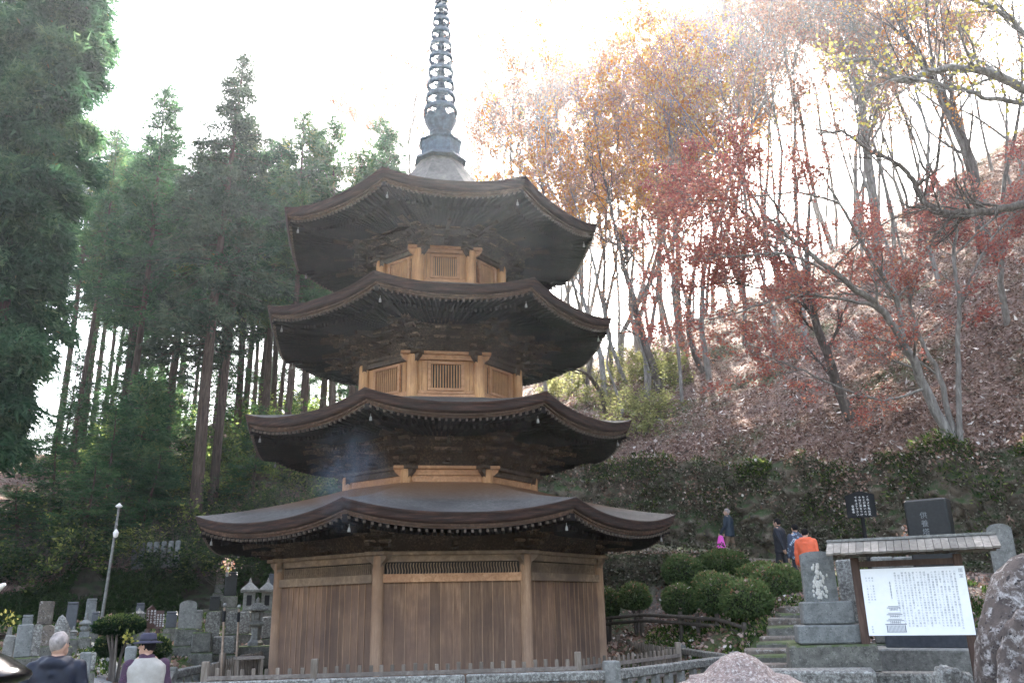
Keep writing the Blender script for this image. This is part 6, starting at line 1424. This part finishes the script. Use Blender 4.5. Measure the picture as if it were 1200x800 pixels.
    for nm in 'lr': q = -1 if nm == 'l' else 1; capsule(s_, J['an' + nm] + Vector((0, -.035, -.035)) * k, J['an' + nm] + Vector((.015 * q, .185, -.048)) * k, .048 * k, .038 * k)
    s_.build('shoes', M['blk'], root)
    if hair:
        hb_ = MB(); hb_.blob(hc + hr @ Vector((0, -.012, .022)) * k, (.083 * k, .100 * k, .104 * k), 5, .06, 4); hb_.rough(.006, 28, 3)
        hb_.v = [tuple(Vector(v) if (hr.transposed() @ (Vector(v) - hc)).y < .062 * k or Vector(v).z > hc.z + .052 * k else hc + (Vector(v) - hc) * .8) for v in hb_.v]; hb_.build('hair', hair, root)
    eb_ = MB()
    for s in (-1, 1): eb_.blob(hp(.03 * s, .087, .012), (.011 * k, .006 * k, .007 * k), 1, 0, 2)
    eb_.build('eyes', M['blk'], root)
    if hat:
        c_ = hc + Vector((0, 0, .045)) * k; MB().lathe(c_, [(.165 * k, -.012 * k), (.17 * k, -.004 * k), (.10 * k, .012 * k), (.095 * k, .03 * k), (.088 * k, .085 * k), (.06 * k, .105 * k), (.001, .10 * k)], 28).build('hat', hat, root)
        MB().lathe(c_, [(.0985 * k, .012 * k), (.0975 * k, .034 * k)], 28).build('hat_band', M['blk'], root)
    root.location = (t3.x, t3.y, zf); root.rotation_euler = (0, 0, face); return root, J, Matrix.Translation((t3.x, t3.y, zf)) @ Matrix.Rotation(face, 4, 'Z')
yc = lambda px: yaw_to_cam(at(px, 700, 15))
person(71, 740, 9.4, yc(71) - .25, 'white haired man in a navy hooded jacket seen from behind at lower left', M['navy'], M['darktr'], M['whitehair'], hood=True, head_yaw=-.5, arms={'l': ((.27, -.02, 1.13), (.29, .06, .88)), 'r': ((.26, -.02, 1.13), (.27, .06, .88))}, sx=1.08)
person(175, 744, 11.3, yc(175) + .1, 'man in a purple grey hat and cream vest over a checked shirt', M['plaidp'], M['khaki'], M['blackhair'], hat=M['hatc'], vest=M['cream'], head_yaw=.9, stoop=.02)
_, J1, X1 = person(852, 595.5, 27, yc(852) + 1.15, 'walker in a dark blue jacket carrying a magenta bag above the azaleas', M['bluejk'], M['khaki'], M['whitehair'], H=1.66, arms={'l': ((.24, .05, 1.12), (.22, .22, .90)), 'r': ((.23, .02, 1.12), (.18, .20, .92))}, legs={'l': (.18, 0), 'r': (-.16, 0)}, head_yaw=.2)
person(911, 607, 22.0, yc(911) + 1.1, 'walker dressed all in black with short black hair, left of the orange jacket', M['blk'], M['blk'], M['blackhair'], H=1.68, legs={'l': (.1, 0), 'r': (-.2, .0)}, arms={'l': ((.25, -.12, 1.14), (.24, -.2, .90))})
person(931, 613.5, 20.8, yc(931) + .5, 'person with bobbed black hair and patterned top, half hidden by the orange jacket', M['floral'], M['darktr'], M['blackhair'], H=1.60)
person(942, 619, 19.6, yc(942) - .15, 'person in an orange hooded jacket seen from behind climbing the steps', M['orangejk'], M['darktr'], M['blackhair'], H=1.58, hood=True, hem=.70, stoop=.06, sx=1.08, legs={'l': (.12, .0), 'r': (-.1, 0)})
# magenta bag hanging from the walker's hand
hnd = X1 @ (J1['wrl'] + Vector((0, .01, -.07))); bg_ = MB(); rt = rz3(yc(852) + 1.15)
prof = [(.06, 0), (.09, -.06), (.13, -.25), (.17, -.5), (.185, -.58)]; vs = []
for r_, z_ in prof:
    for q in range(16): a_ = 2 * math.pi * q / 16; vs.append(hnd + rt @ Vector((r_ * .55 * math.cos(a_), r_ * math.sin(a_) * (1 + .08 * math.sin(5 * a_)), z_ * 1.0)))
bg_.add(vs, [(i*16+q, i*16+(q+1) % 16, (i+1)*16+(q+1) % 16, (i+1)*16+q) for i in range(4) for q in range(16)], True); bg_.add(vs[-16:], [tuple(range(16))]); bg_.rough(.012, 9); bag = bg_.build('carrier_bag', M['pinkbag']); tag(bag, 'bright magenta bag hanging from the walker hand', 'bag')

# =================================================================== misty air, also imitating lens veiling glare
mh = bpy.data.materials.new('haze_air'); mh.use_nodes = True; nt = mh.node_tree; nt.nodes.clear()
pv = N(nt, 'ShaderNodeVolumePrincipled'); pv.inputs['Color'].default_value = (.86, .92, 1.0, 1); pv.inputs['Density'].default_value = .0005; pv.inputs['Anisotropy'].default_value = .74
oo = N(nt, 'ShaderNodeOutputMaterial'); nt.links.new(pv.outputs[0], oo.inputs['Volume'])
hz = MB().box((0, 0, 22), (330, 330, 50)).build('haze', mh); tag(hz, kind='stuff', label='thin bluish morning haze hanging between the trees')

# local wisp of incense smoke drifting past the left eaves of the lower roofs
ms = bpy.data.materials.new('incense_smoke'); ms.use_nodes = True; nt = ms.node_tree; nt.nodes.clear()
pv = N(nt, 'ShaderNodeVolumePrincipled'); pv.inputs['Color'].default_value = (.55, .72, .95, 1); pv.inputs['Anisotropy'].default_value = .3
tc = N(nt, 'ShaderNodeTexCoord'); ns_ = noise(nt, coords(nt, (1.6, 1.6, 1.2)), 1.5, 4, .6, .8)
gr = N(nt, 'ShaderNodeTexGradient', gradient_type='SPHERICAL'); mp = N(nt, 'ShaderNodeMapping'); mp.inputs['Scale'].default_value = (1.3, 1.3, .95); nt.links.new(tc.outputs['Object'], mp.inputs[0]); nt.links.new(mp.outputs[0], gr.inputs[0])
mm_ = N(nt, 'ShaderNodeMath', operation='MULTIPLY'); nt.links.new(gr.outputs['Fac'], mm_.inputs[0]); nt.links.new(ramp(nt, ns_, [(.42, (0, 0, 0)), (.66, (1, 1, 1))]), mm_.inputs[1])
m2_ = N(nt, 'ShaderNodeMath', operation='MULTIPLY'); nt.links.new(mm_.outputs[0], m2_.inputs[0]); m2_.inputs[1].default_value = .6; nt.links.new(m2_.outputs[0], pv.inputs['Density'])
oo = N(nt, 'ShaderNodeOutputMaterial'); nt.links.new(pv.outputs[0], oo.inputs['Volume'])
c_ = at(408, 560, 15.0); sm_ = MB().blob((0, 0, 0), (.75, .75, 1.0), 1, 0, 3).build('smoke', ms); sm_.location = c_; tag(sm_, 'thin bluish wisp of incense smoke in front of the lower roofs', kind='stuff')

# =================================================================== labels that single out each repeated tree
def project(p):
    v = Vector(p) - CAM; f = v.dot(FWD); return 600 + FPX * v.dot(RIGHT) / f, 400 - FPX * v.dot(UP) / f
ORD = ['leftmost', 'second from left', 'third from left', 'fourth from left', 'fifth from left', 'sixth from left', 'seventh from left', 'eighth from left', 'ninth from left', 'tenth from left', 'eleventh from left', 'twelfth from left', 'thirteenth from left', 'fourteenth from left', 'fifteenth from left', 'sixteenth from left', 'seventeenth from left', 'eighteenth from left', 'nineteenth from left', 'twentieth from left', 'twenty first from left', 'twenty second from left', 'twenty third from left', 'twenty fourth from left', 'twenty fifth from left', 'twenty sixth from left']
REG = {GC: [(140, 'behind the huge left cedar'), (215, 'between the huge cedar and the spire topped conifer'), (300, 'around the spire topped conifer'), (2000, 'close to the pagoda')],
       GR: [(700, 'just right of the top roof'), (790, 'beyond the dark curved trunk'), (900, 'behind the red maple crowns'), (1010, 'left of the tall pale trunk'), (2000, 'towards the upper right corner')],
       'undergrowth shrubs on the left slope': [(70, 'at the left edge'), (160, 'left of the lamp post'), (230, 'under the spire topped conifer'), (310, 'left of the pagoda wall'), (2000, 'behind the pagoda')]}
SHORT = {'slender conifer trunk in the backlit wood behind the nearer trees': 'slender background conifer', 'slender grey autumn tree with sparse russet leaves on the right hillside': 'grey tree with sparse russet leaves', 'autumn tree with plentiful orange leaves on the right hillside': 'orange leaved tree', 'thin bare tree on the right hillside': 'thin bare tree', 'dark stemmed tree with few orange leaves on the right hillside': 'dark stemmed tree, few orange leaves', 'small tree with a few yellow leaves on the right hillside': 'small tree with yellow leaves', 'tall russet leaved tree on the right hillside': 'tall russet leaved tree',
         'leafy green shrub in the undergrowth of the left slope': 'leafy green shrub', 'taller pale leafed shrub in the undergrowth of the left slope': 'tall loose leafy shrub', 'almost bare twiggy shrub in the undergrowth of the left slope': 'almost bare twiggy shrub'}
bins = {}
for o in bpy.data.objects:
    if o.parent is None and o.get('label') in SHORT and o.get('group') in REG:
        px, py = project(o.location); rg = next(t for lim, t in REG[o['group']] if px < lim); bins.setdefault((SHORT[o['label']], rg, ('upper' if py < 600 else 'lower') if 'shrub' in o['label'] else ''), []).append((px, o))
for (b_, rg, ul), L_ in bins.items():
    L_.sort(key=lambda t: t[0])
    for k, (px, o) in enumerate(L_):
        o['label'] = ' '.join(x for x in (ul, b_, rg) if x) + ('' if len(L_) == 1 else ', ' + ('rightmost' if k == len(L_) - 1 else ORD[min(k, 25)]))

rk = sorted([(project(o.location if o.type == 'EMPTY' else o.data.vertices[0].co)[0], o) for o in bpy.data.objects if o.get('group') == 'rocks beside the steps'], key=lambda t: t[0])
for k, (px, o) in enumerate(rk): o['label'] = 'mossy rock at the edge of the stone steps, ' + ('rightmost' if k == len(rk) - 1 else ORD[k])
